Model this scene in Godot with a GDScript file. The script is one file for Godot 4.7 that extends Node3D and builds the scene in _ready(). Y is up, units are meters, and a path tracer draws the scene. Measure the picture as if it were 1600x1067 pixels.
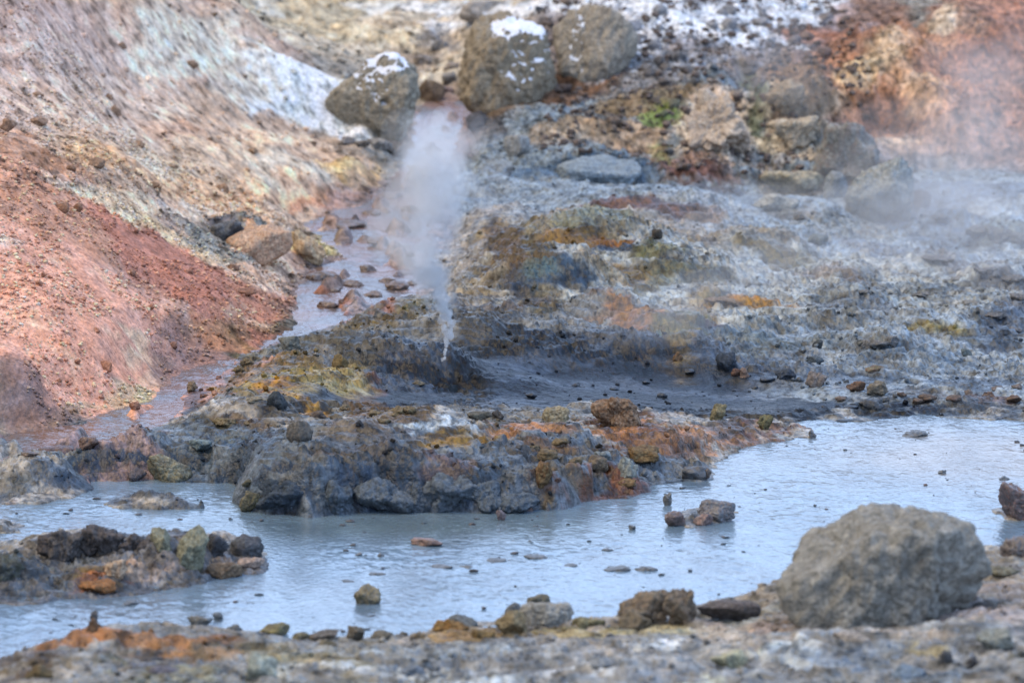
extends Node3D
# A geothermal field: milky pool, steaming vent on a crusted mud bank, red hillside with a stream, boulders with snow behind.
# Photo pixels (1600 x 1067) are turned into directions; distances come from the ground that they meet.

const CAM_H := 3.2
const PITCH := 8.0
const FOV := 9.4
const FULL := true
var F := 533.5 / tan(deg_to_rad(FOV / 2.0))
var cp := cos(deg_to_rad(PITCH))
var sp := sin(deg_to_rad(PITCH))
var rng := RandomNumberGenerator.new()

# ---------------------------------------------------------------- camera, sky, sun
func set_up_light() -> void:
	var cam := Camera3D.new()
	cam.name = "camera"
	cam.position = Vector3(0, CAM_H, 0)
	cam.rotation_degrees = Vector3(-PITCH, 0, 0)
	var at := CameraAttributesPhysical.new()
	at.frustum_focal_length = 12.0 / tan(deg_to_rad(FOV / 2.0))
	at.frustum_focus_distance = 19.8
	at.frustum_near = 0.5
	at.frustum_far = 900.0
	at.exposure_aperture = 3.0
	cam.attributes = at
	cam.fov = FOV
	cam.near = 0.5
	cam.far = 900.0
	add_child(cam)
	cam.current = true
	var env := Environment.new()
	env.background_mode = Environment.BG_SKY
	var sm := ProceduralSkyMaterial.new()
	sm.sky_top_color = Color(0.63, 0.765, 0.975)
	sm.sky_horizon_color = Color(0.79, 0.87, 0.975)
	sm.sky_curve = 0.25
	sm.ground_bottom_color = Color(0.35, 0.31, 0.29)
	sm.ground_horizon_color = Color(0.5, 0.47, 0.45)
	sm.sky_energy_multiplier = 1.0
	var sky := Sky.new()
	sky.sky_material = sm
	env.sky = sky
	env.tonemap_mode = Environment.TONE_MAPPER_LINEAR
	env.tonemap_exposure = 2.75
	env.volumetric_fog_enabled = true
	env.volumetric_fog_density = 0.0
	env.sdfgi_enabled = true
	env.ssao_enabled = true
	env.ssil_enabled = true
	var we := WorldEnvironment.new()
	we.name = "world_environment"
	we.environment = env
	add_child(we)
	var sun := DirectionalLight3D.new()
	sun.name = "sun"
	sun.light_energy = 0.34
	sun.light_angular_distance = 45.0
	sun.light_color = Color(1.0, 0.93, 0.84)
	sun.shadow_enabled = true
	sun.rotation_degrees = Vector3(-60, -75, 0)
	add_child(sun)

# ---------------------------------------------------------------- pixel -> direction -> ground
func depth_at(py: float, h: float) -> float:
	var dy := py - 533.5
	return (CAM_H - h) * (cp * F - dy * sp) / (sp * F + dy * cp)

func x_at(px: float, py: float, d: float) -> float:
	return (px - 800.0) / (cp * F - (py - 533.5) * sp) * d

# photo pixels per metre across the view at distance d
func m_per_px(d: float) -> float:
	return d / (F * cp)

# ---------------------------------------------------------------- relief
# [px, py, height of the ground there in metres]
const RELIEF := [
	[0, 1067, .12], [400, 1067, .13], [800, 1067, .15], [1200, 1067, .18], [1600, 1067, .26], [0, 1028, .02], [300, 985, .03], [620, 998, .03], [900, 975, .05], [1150, 960, .1], [1370, 970, .17], [1600, 930, .24], [1600, 850, .06],
	[0, 870, .03], [200, 880, .04], [600, 900, 0], [1000, 850, 0], [1300, 760, 0], [1500, 720, 0], [700, 860, 0],
	[0, 681, .06], [128, 664, .08], [236, 627, .1], [290, 576, .12], [398, 549, .14], [449, 515, .17], [472, 468, .2], [0, 720, .05],
	[0, 560, .35], [0, 400, .68], [0, 300, .95], [0, 200, 1.15], [0, 100, 1.4], [0, 0, 1.75],
	[200, 560, .24], [200, 450, .46], [200, 350, .68], [200, 250, .85], [200, 150, 1.05], [200, 50, 1.4], [200, 0, 1.6], [100, 600, .2],
	[400, 500, .24], [400, 430, .33], [330, 405, .42], [400, 350, .4], [400, 250, .6], [400, 150, .87], [400, 80, 1.12], [300, 0, 1.5], [520, 200, .6], [500, 300, .38], [540, 110, .98],
	[600, 60, .95], [600, 0, 1.15], [450, 20, 1.08],
	[582, 208, .6], [790, 160, .7], [930, 122, .85], [800, 0, 1.3], [1000, 0, 1.35], [1000, 100, .95], [1000, 200, .6], [850, 230, .5], [1100, 230, .5], [1100, 100, .95], [1200, 0, 1.3],
	[1300, 250, .4], [1300, 100, .93], [1300, 180, .65], [1300, 0, 1.3], [1450, 250, .42], [1450, 180, .66], [1450, 100, .93], [1450, 0, 1.3], [1600, 250, .44], [1600, 180, .66], [1600, 100, .93], [1600, 0, 1.3],
	[1000, 260, .33], [1000, 300, .27], [1200, 300, .25], [1450, 290, .2], [1450, 350, .17], [1600, 300, .2], [1600, 400, .15], [1300, 350, .22],
	[1000, 330, .36], [800, 330, .3], [745, 400, .28], [900, 380, .4], [1100, 350, .32], [1000, 420, .33], [850, 470, .25], [1000, 500, .2], [1200, 400, .25], [1200, 480, .18], [1200, 540, .12],
	[1400, 480, .18], [1400, 550, .12], [1600, 480, .17], [1600, 560, .1], [1600, 640, .03], [1400, 640, .03],
	[850, 620, .1], [1100, 620, .06], [600, 620, .16], [450, 640, .17], [700, 570, .16], [1000, 560, .11], [850, 530, .2], [640, 500, .27], [640, 475, .29], [500, 560, .23], [400, 600, .2], [330, 640, .15],
	[600, 710, .22], [600, 670, .25], [450, 710, .2], [750, 700, .2], [800, 665, .2], [1000, 700, .09], [1000, 655, .14], [1150, 680, .05], [1250, 672, .02], [300, 710, .1], [200, 700, .09], [60, 740, .08],
	[560, 500, .157], [600, 440, .18], [620, 350, .236], [660, 270, .37], [690, 165, .58], [300, 590, .085], [150, 655, .06], [30, 705, .04],
	[-600, 690, .4], [-600, 400, 1.2], [-600, 150, 2.0], [2200, 600, .15], [2200, 400, .3], [2200, 200, .75], [2200, 1000, .35], [-600, 1000, .2], [-500, 850, .1], [2200, 800, .15],
]
# [x, distance, height]: ground beyond the frame
const RELIEF_BEYOND := [[-6, 41, 2.6], [0, 41, 2.4], [6, 41, 2.8], [-7, 32, 2.5], [7, 33, 1.5], [7, 37, 2.0], [4, 36, 1.75], [1, 36, 1.6], [0, 11, .3], [-4, 11, .3], [4, 11, .4], [-8, 20, .9], [8, 22, .3], [-8, 25, 1.8], [8, 28, .8]]

var tx := PackedFloat32Array()
var tz := PackedFloat32Array()
var tw := PackedFloat32Array()
const DSC := 0.4
const BX0 := -9.0
const BD0 := 11.0
const BW := 91
const BH := 156
const BST := 0.2
const UP := 4
var base := PackedFloat32Array()

func tps(r2: float) -> float:
	return 0.0 if r2 < 1e-9 else r2 * log(r2)

func solve_relief() -> void:
	var th := PackedFloat32Array()
	for p in RELIEF:
		var d := depth_at(p[1], p[2])
		tx.append(x_at(p[0], p[1], d)); tz.append(d * DSC); th.append(p[2])
	for p in RELIEF_BEYOND:
		tx.append(p[0]); tz.append(p[1] * DSC); th.append(p[2])
	var n := tx.size()
	var m := n + 3
	var a: Array[PackedFloat64Array] = []
	for i in m:
		var row := PackedFloat64Array()
		row.resize(m + 1)
		if i < n:
			for j in n:
				row[j] = tps((tx[i] - tx[j]) ** 2 + (tz[i] - tz[j]) ** 2)
			row[i] += 0.06
			row[n] = 1.0; row[n + 1] = tx[i]; row[n + 2] = tz[i]; row[m] = th[i]
		else:
			for j in n:
				row[j] = 1.0 if i == n else (tx[j] if i == n + 1 else tz[j])
		a.append(row)
	for c in m:
		var best := c
		for r in range(c + 1, m):
			if absf(a[r][c]) > absf(a[best][c]):
				best = r
		var tmp := a[c]; a[c] = a[best]; a[best] = tmp
		var pr := a[c]
		var inv := 1.0 / pr[c]
		for r in range(c + 1, m):
			var rr := a[r]
			var k := rr[c] * inv
			if k != 0.0:
				for j in range(c, m + 1):
					rr[j] -= k * pr[j]
				a[r] = rr
	tw.resize(m)
	for c in range(m - 1, -1, -1):
		var s := a[c][m]
		for j in range(c + 1, m):
			s -= a[c][j] * tw[j]
		tw[c] = s / a[c][c]
	var raw := PackedFloat32Array()
	raw.resize(BW * BH)
	for iy in BH:
		var d := (BD0 + iy * BST) * DSC
		for ix in BW:
			var x := BX0 + ix * BST
			var s := tw[n] + tw[n + 1] * x + tw[n + 2] * d
			for k in n:
				var ax := x - tx[k]
				var az := d - tz[k]
				var r2 := ax * ax + az * az
				if r2 > 1e-9:
					s += tw[k] * r2 * log(r2)
			raw[iy * BW + ix] = clampf(s, -0.1, 3.4)
	var im := Image.create_from_data(BW, BH, false, Image.FORMAT_RF, raw.to_byte_array())
	im.resize(BW * UP, BH * UP, Image.INTERPOLATE_CUBIC)
	base = im.get_data().to_float32_array()

func base_at(x: float, d: float) -> float:
	var fx := clampf(((x - BX0) / BST + 0.5) * UP - 0.5, 0.0, BW * UP - 1.001)
	var fy := clampf(((d - BD0) / BST + 0.5) * UP - 0.5, 0.0, BH * UP - 1.001)
	var ix := int(fx)
	var iy := int(fy)
	fx -= ix; fy -= iy
	var o := iy * BW * UP + ix
	var o2 := o + BW * UP
	return lerpf(lerpf(base[o], base[o + 1], fx), lerpf(base[o2], base[o2 + 1], fx), fy)

# first ground met by the ray through a photo pixel: Vector3(x, h, distance); stage 0 = relief alone, 1 = finished large shapes
func hit(px: float, py: float, stage := 1) -> Vector3:
	var dy := py - 533.5
	var fall := (sp * F + dy * cp) / (cp * F - dy * sp)
	var kx := (px - 800.0) / (cp * F - dy * sp)
	var d := 12.5
	var last := d
	while d < 60.0:
		var h := base_at(kx * d, d) if stage == 0 else top_at(kx * d, d)
		if CAM_H - fall * d <= h:
			break
		last = d
		d += 0.06
	for i in 8:
		var mid := (last + d) / 2.0
		var h := base_at(kx * mid, mid) if stage == 0 else top_at(kx * mid, mid)
		if CAM_H - fall * mid <= h:
			d = mid
		else:
			last = mid
	return Vector3(kx * d, CAM_H - fall * d, d)

# ---------------------------------------------------------------- shore lines: signed distances on grids
class Field:
	var x0: float
	var d0: float
	var st: float
	var w: int
	var h: int
	var v: PackedFloat32Array
	func at(x: float, d: float) -> float:
		var fx := (x - x0) / st
		var fy := (d - d0) / st
		if fx < 0.0 or fy < 0.0 or fx >= w - 1.001 or fy >= h - 1.001:
			fx = clampf(fx, 0.0, w - 1.001); fy = clampf(fy, 0.0, h - 1.001)
		var ix := int(fx)
		var iy := int(fy)
		fx -= ix; fy -= iy
		var o := iy * w + ix
		return lerpf(lerpf(v[o], v[o + 1], fx), lerpf(v[o + w], v[o + w + 1], fx), fy)

# positive outside the polygons, negative inside, in metres
func distances(x0: float, x1: float, d0: float, d1: float, st: float, inside: Array, holes: Array) -> Field:
	var f := Field.new()
	f.x0 = x0; f.d0 = d0; f.st = st
	f.w = int((x1 - x0) / st) + 1
	f.h = int((d1 - d0) / st) + 1
	var n := f.w * f.h
	var m := PackedByteArray()
	m.resize(n)
	for iy in f.h:
		for ix in f.w:
			var p := Vector2(x0 + ix * st, d0 + iy * st)
			var b := false
			for q in inside:
				if Geometry2D.is_point_in_polygon(p, q):
					b = true; break
			if b:
				for q in holes:
					if Geometry2D.is_point_in_polygon(p, q):
						b = false; break
			m[iy * f.w + ix] = 1 if b else 0
	var out := chamfer(m, f.w, f.h, 1)
	var inn := chamfer(m, f.w, f.h, 0)
	f.v.resize(n)
	for i in n:
		f.v[i] = (out[i] - inn[i]) * st
	return f

func chamfer(m: PackedByteArray, w: int, h: int, target: int) -> PackedFloat32Array:
	var g := PackedFloat32Array()
	g.resize(w * h)
	for i in w * h:
		g[i] = 0.0 if m[i] == target else 1e4
	for iy in h:
		for ix in w:
			var o := iy * w + ix
			var b := g[o]
			if ix > 0: b = minf(b, g[o - 1] + 1.0)
			if iy > 0:
				b = minf(b, g[o - w] + 1.0)
				if ix > 0: b = minf(b, g[o - w - 1] + 1.4)
				if ix < w - 1: b = minf(b, g[o - w + 1] + 1.4)
			g[o] = b
	for iy in range(h - 1, -1, -1):
		for ix in range(w - 1, -1, -1):
			var o := iy * w + ix
			var b := g[o]
			if ix < w - 1: b = minf(b, g[o + 1] + 1.0)
			if iy < h - 1:
				b = minf(b, g[o + w] + 1.0)
				if ix < w - 1: b = minf(b, g[o + w + 1] + 1.4)
				if ix > 0: b = minf(b, g[o + w - 1] + 1.4)
			g[o] = b
	return g

const POOL := [[-500, 1060], [-200, 1045], [0, 1028], [70, 1010], [130, 987], [200, 979], [300, 982], [375, 990], [430, 988], [500, 996], [560, 998], [620, 997], [680, 984], [740, 976], [817, 972], [890, 970], [951, 975], [1020, 968], [1090, 950], [1150, 935], [1210, 922], [1330, 900], [1450, 880], [1545, 864], [1600, 838], [1750, 830], [2000, 815], [2050, 680], [1800, 664], [1600, 657], [1500, 653], [1400, 653], [1340, 656], [1240, 661], [1280, 672], [1270, 678], [1169, 701], [1124, 719], [1112, 745], [1060, 752], [1020, 757], [1026, 770], [960, 780], [908, 785], [880, 796], [781, 803], [697, 801], [589, 801], [480, 805], [417, 805], [377, 797], [366, 762], [326, 752], [232, 753], [196, 749], [145, 750], [141, 765], [109, 778], [0, 789], [-200, 800], [-500, 810]]
const ISLETS := [
	[[0, 850], [60, 853], [120, 850], [200, 850], [300, 852], [340, 842], [400, 850], [414, 872], [408, 895], [370, 905], [300, 917], [230, 922], [180, 931], [110, 940], [60, 942], [0, 940], [-150, 930], [-150, 860]],
	[[165, 788], [200, 780], [280, 781], [318, 792], [280, 797], [220, 799], [180, 797]],
	[[-60, 815], [10, 812], [44, 820], [38, 834], [0, 836], [-60, 836]],
	[[1045, 812], [1080, 800], [1120, 792], [1150, 803], [1120, 818], [1070, 823]],
	[[1560, 800], [1580, 790], [1680, 785], [1680, 815], [1590, 818]],
]
const STREAM := [[735, 160], [722, 200], [702, 250], [676, 300], [668, 350], [672, 400], [668, 440], [636, 465], [590, 485], [540, 503], [438, 534], [374, 558], [355, 578], [287, 623], [280, 650], [216, 677], [175, 692], [110, 715], [0, 724], [-250, 760], [-500, 790], [-500, 740], [-250, 715], [0, 681], [34, 677], [128, 664], [162, 644], [236, 627], [250, 610], [290, 576], [371, 558], [398, 547], [449, 515], [468, 480], [466, 450], [490, 420], [543, 402], [505, 375], [475, 347], [560, 322], [605, 290], [640, 240], [650, 190], [665, 158]]
const BASIN := [[520, 602], [600, 592], [700, 577], [760, 562], [860, 556], [960, 561], [1060, 575], [1150, 590], [1250, 605], [1350, 625], [1460, 640], [1440, 652], [1240, 658], [1180, 655], [1000, 641], [900, 634], [780, 641], [680, 640], [560, 648], [450, 654], [310, 668], [280, 660], [420, 638]]
var pool: Field
var creek: Field
var mud: Field
var pool_poly := PackedVector2Array()
var creek_poly := PackedVector2Array()

# height of the stream's water against distance
const CREEK_H := [[15.0, .012], [18.0, .02], [18.9, .034], [19.8, .05], [20.9, .075], [22.5, .14], [24.0, .18], [26.5, .236], [28.5, .36], [30.0, .46], [31.6, .58], [34.0, .8]]

func creek_h(d: float) -> float:
	for i in range(1, CREEK_H.size()):
		if d <= CREEK_H[i][0] or i == CREEK_H.size() - 1:
			var a: Array = CREEK_H[i - 1]
			var b: Array = CREEK_H[i]
			return lerpf(a[1], b[1], clampf((d - a[0]) / (b[0] - a[0]), 0.0, 1.0))
	return 0.0

func polygon(points: Array, h: float) -> PackedVector2Array:
	var out := PackedVector2Array()
	for p in points:
		var d := depth_at(p[1], h)
		out.append(Vector2(x_at(p[0], p[1], d), d))
	return out

func lay_shores() -> void:
	pool_poly = polygon(POOL, 0.0)
	var isl := []
	for q in ISLETS:
		isl.append(polygon(q, 0.0))
	pool = distances(-5.0, 5.0, 12.6, 21.6, 0.025, [pool_poly], isl)
	for p in STREAM:
		var d := 20.0
		for i in 30:
			d = lerpf(d, depth_at(p[1], creek_h(d)), 0.6)
		creek_poly.append(Vector2(x_at(p[0], p[1], d), d))
	creek = distances(-5.0, 1.0, 16.0, 33.5, 0.035, [creek_poly], [])
	var b := PackedVector2Array()
	for p in BASIN:
		var g := hit(p[0], p[1], 0)
		b.append(Vector2(g.x, g.z))
	mud = distances(-3.2, 3.2, 17.5, 22.5, 0.025, [b], [])

# ---------------------------------------------------------------- mounds and hollows on the relief: [px, py, half width px, half depth px, height m]
const MOUNDS := [
	[640, 566, 75, 7, .085], [560, 545, 60, 8, .06], [780, 585, 70, 4, .05], [800, 540, 80, 5, .06], [960, 556, 60, 3, .05], [860, 435, 75, 13, .19], [900, 372, 130, 12, .15], [1010, 325, 130, 8, .13], [1130, 345, 60, 8, .06], [770, 350, 50, 12, .1],
	[940, 268, 80, 8, .13], [1376, 540, 46, 7, .09], [500, 690, 110, 12, .05], [680, 665, 75, 5, .055], [460, 730, 70, 10, .04], [60, 738, 70, 9, .09], [180, 706, 65, 8, .085], [250, 740, 40, 4, .04],
	[240, 788, 70, 5, .07], [120, 868, 90, 9, .09], [280, 878, 60, 7, .09], [370, 880, 40, 8, .05], [20, 905, 40, 10, .06], [180, 910, 60, 8, .04], [10, 825, 35, 6, .09], [1105, 808, 40, 5, .05], [1600, 800, 40, 6, .1],
	[950, 490, 50, 7, .120], [1040, 520, 60, 6, .120], [1150, 520, 70, 7, .090], [1180, 475, 80, 5, .060], [1080, 420, 80, 12, .105], [1200, 395, 70, 7, .120], [1320, 430, 40, 7, .105], [1450, 415, 50, 5, .090],
	[1330, 470, 50, 6, .075], [1470, 510, 60, 7, .075], [1560, 440, 50, 7, .120], [1580, 380, 60, 8, .150], [1480, 360, 50, 8, .090], [1250, 340, 60, 8, .120], [1560, 500, 50, 6, .075], [1290, 500, 60, 6, .045],
	[430, 598, 80, 7, .045], [500, 505, 60, 7, .060], [620, 490, 60, 7, .075], [720, 520, 60, 6, .075], [880, 520, 60, 5, .075], [1000, 548, 60, 3, .075], [1100, 560, 40, 3, .075],
	[240, 540, 55, 30, .06], [330, 510, 60, 25, .04], [100, 500, 70, 40, .06], [150, 610, 60, 12, .04], [440, 460, 40, 14, .05], [300, 450, 60, 25, .04], [60, 620, 50, 15, .04],
	[405, 385, 50, 10, .15], [480, 395, 45, 8, .08], [430, 110, 80, 30, .12], [470, 160, 60, 25, .08], [300, 230, 80, 30, .07], [180, 260, 60, 18, .07], [450, 255, 50, 14, .09], [560, 275, 40, 14, .1],
	[600, 60, 70, 12, .15], [450, 20, 70, 12, .14], [350, 10, 50, 14, .1], [880, 200, 60, 14, .08], [960, 215, 60, 14, .07], [1230, 160, 50, 20, .16], [1300, 150, 50, 24, .14], [1390, 100, 70, 30, .2], [1370, 190, 60, 18, -.12], [1480, 170, 50, 24, .14],
	[1520, 60, 60, 30, .16], [1180, 130, 30, 18, -.1], [1280, 225, 40, 14, .08], [1440, 225, 50, 12, .1], [1540, 225, 50, 14, .08], [1180, 200, 30, 16, -.06], [750, 300, 50, 8, .08], [850, 300, 60, 5, .05],
	[860, 690, 60, 6, .04], [950, 705, 60, 5, .03], [1060, 690, 60, 5, .03], [560, 640, 60, 4, .03], [420, 655, 60, 4, .04], [340, 655, 50, 5, .05], [900, 745, 50, 6, .05], [1000, 735, 40, 6, .05], [840, 770, 40, 4, .06], [960, 770, 50, 3, .03],
	[250, 1010, 160, 8, .05], [800, 1030, 200, 10, .04], [100, 1040, 80, 8, .05], [1250, 1020, 120, 10, .05], [1500, 1010, 100, 10, .05], [1240, 940, 60, 8, .07], [1560, 890, 60, 10, .06], [560, 1045, 90, 8, .04], [1000, 1050, 90, 8, .05],
]
var bumps: Array[PackedFloat32Array] = []

func lay_mounds() -> void:
	for m in MOUNDS:
		var c := hit(m[0], m[1], 0)
		var up := hit(m[0], m[1] - m[3], 0)
		bumps.append(PackedFloat32Array([c.x, c.z, m[2] * m_per_px(c.z), clampf(absf(up.z - c.z) * 1.25, 0.2, 1.4), m[4]]))

# bumps are added to the fine copy of the relief once, so that later look-ups are cheap
func press_mounds() -> void:
	var st := BST / UP
	for b in bumps:
		var ix0 := int((b[0] - b[2] * 2.2 - BX0) / st)
		var ix1 := int((b[0] + b[2] * 2.2 - BX0) / st)
		var iy0 := int((b[1] - b[3] * 2.2 - BD0) / st)
		var iy1 := int((b[1] + b[3] * 2.2 - BD0) / st)
		for iy in range(maxi(iy0, 0), mini(iy1, BH * UP - 1) + 1):
			var ey := (BD0 - BST / 2 + (iy + 0.5) * st - b[1]) / b[3]
			for ix in range(maxi(ix0, 0), mini(ix1, BW * UP - 1) + 1):
				var ex := (BX0 - BST / 2 + (ix + 0.5) * st - b[0]) / b[2]
				var q := ex * ex + ey * ey
				if q < 4.8:
					base[iy * BW * UP + ix] += b[4] * exp(-q * q * 0.55)

# the large shapes: relief and mounds, cut by pool, stream and mud basin
func shape_at(x: float, d: float) -> float:
	var h := base_at(x, d)
	var wx := warp.get_noise_2d(x, d) * 0.05
	var wd := warp.get_noise_2d(x + 40.0, d) * 0.12
	if d < 22.6 and d > 17.4:
		var s := mud.at(x + wx, d + wd)
		h -= 0.045 * (1.0 - smoothstep(-0.12, 0.12, s))
	if d < 21.6:
		var s := pool.at(x + wx, d + wd)
		if s > 0.0:
			var reach := 0.3
			if d > 17.1 and d < 18.6 and x > -1.35 and x < 0.35:
				reach = 0.12
			h = 0.004 + maxf(h, 0.012) * smoothstep(-0.02, reach, s)
		else:
			h = -0.004 - minf(0.2, -s * 0.4)
	elif h < 0.02:
		h = 0.02
	if d > 16.0 and d < 33.5 and x < 1.0:
		var s := creek.at(x + wx, d + wd * 0.5)
		if s < 0.5:
			var c := creek_h(d)
			if s < 0.0:
				h = c - 0.004 - minf(0.06, -s * 0.5) + 0.22 * smoothstep(0.0, 0.18, -s) * maxf(0.0, bars.get_noise_2d(x * 1.6, d * 0.8) + 0.04)
			else:
				h = lerpf(c + 0.003, maxf(h, c + 0.01), smoothstep(0.0, 0.35, s))
	return h

# what one sees first from above: the ground, or the water over it
func top_at(x: float, d: float) -> float:
	var h := shape_at(x, d)
	if h < 0.0 and d < 21.6:
		h = 0.0
	if d > 16.0 and d < 33.5 and x < 1.0 and creek.at(x, d) < 0.0:
		h = maxf(h, creek_h(d))
	return h

var warp := FastNoiseLite.new()
var lump := FastNoiseLite.new()
var crust := FastNoiseLite.new()
var grit := FastNoiseLite.new()
var stain := FastNoiseLite.new()
var fleck := FastNoiseLite.new()
var vein := FastNoiseLite.new()
var blotch := FastNoiseLite.new()
var bars := FastNoiseLite.new()

func noise_set(n: FastNoiseLite, sd: int, freq: float, oct: int, kind := FastNoiseLite.FRACTAL_FBM, gain := 0.5) -> void:
	n.seed = sd
	n.noise_type = FastNoiseLite.TYPE_SIMPLEX_SMOOTH
	n.frequency = freq
	n.fractal_type = kind
	n.fractal_octaves = oct
	n.fractal_gain = gain

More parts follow.
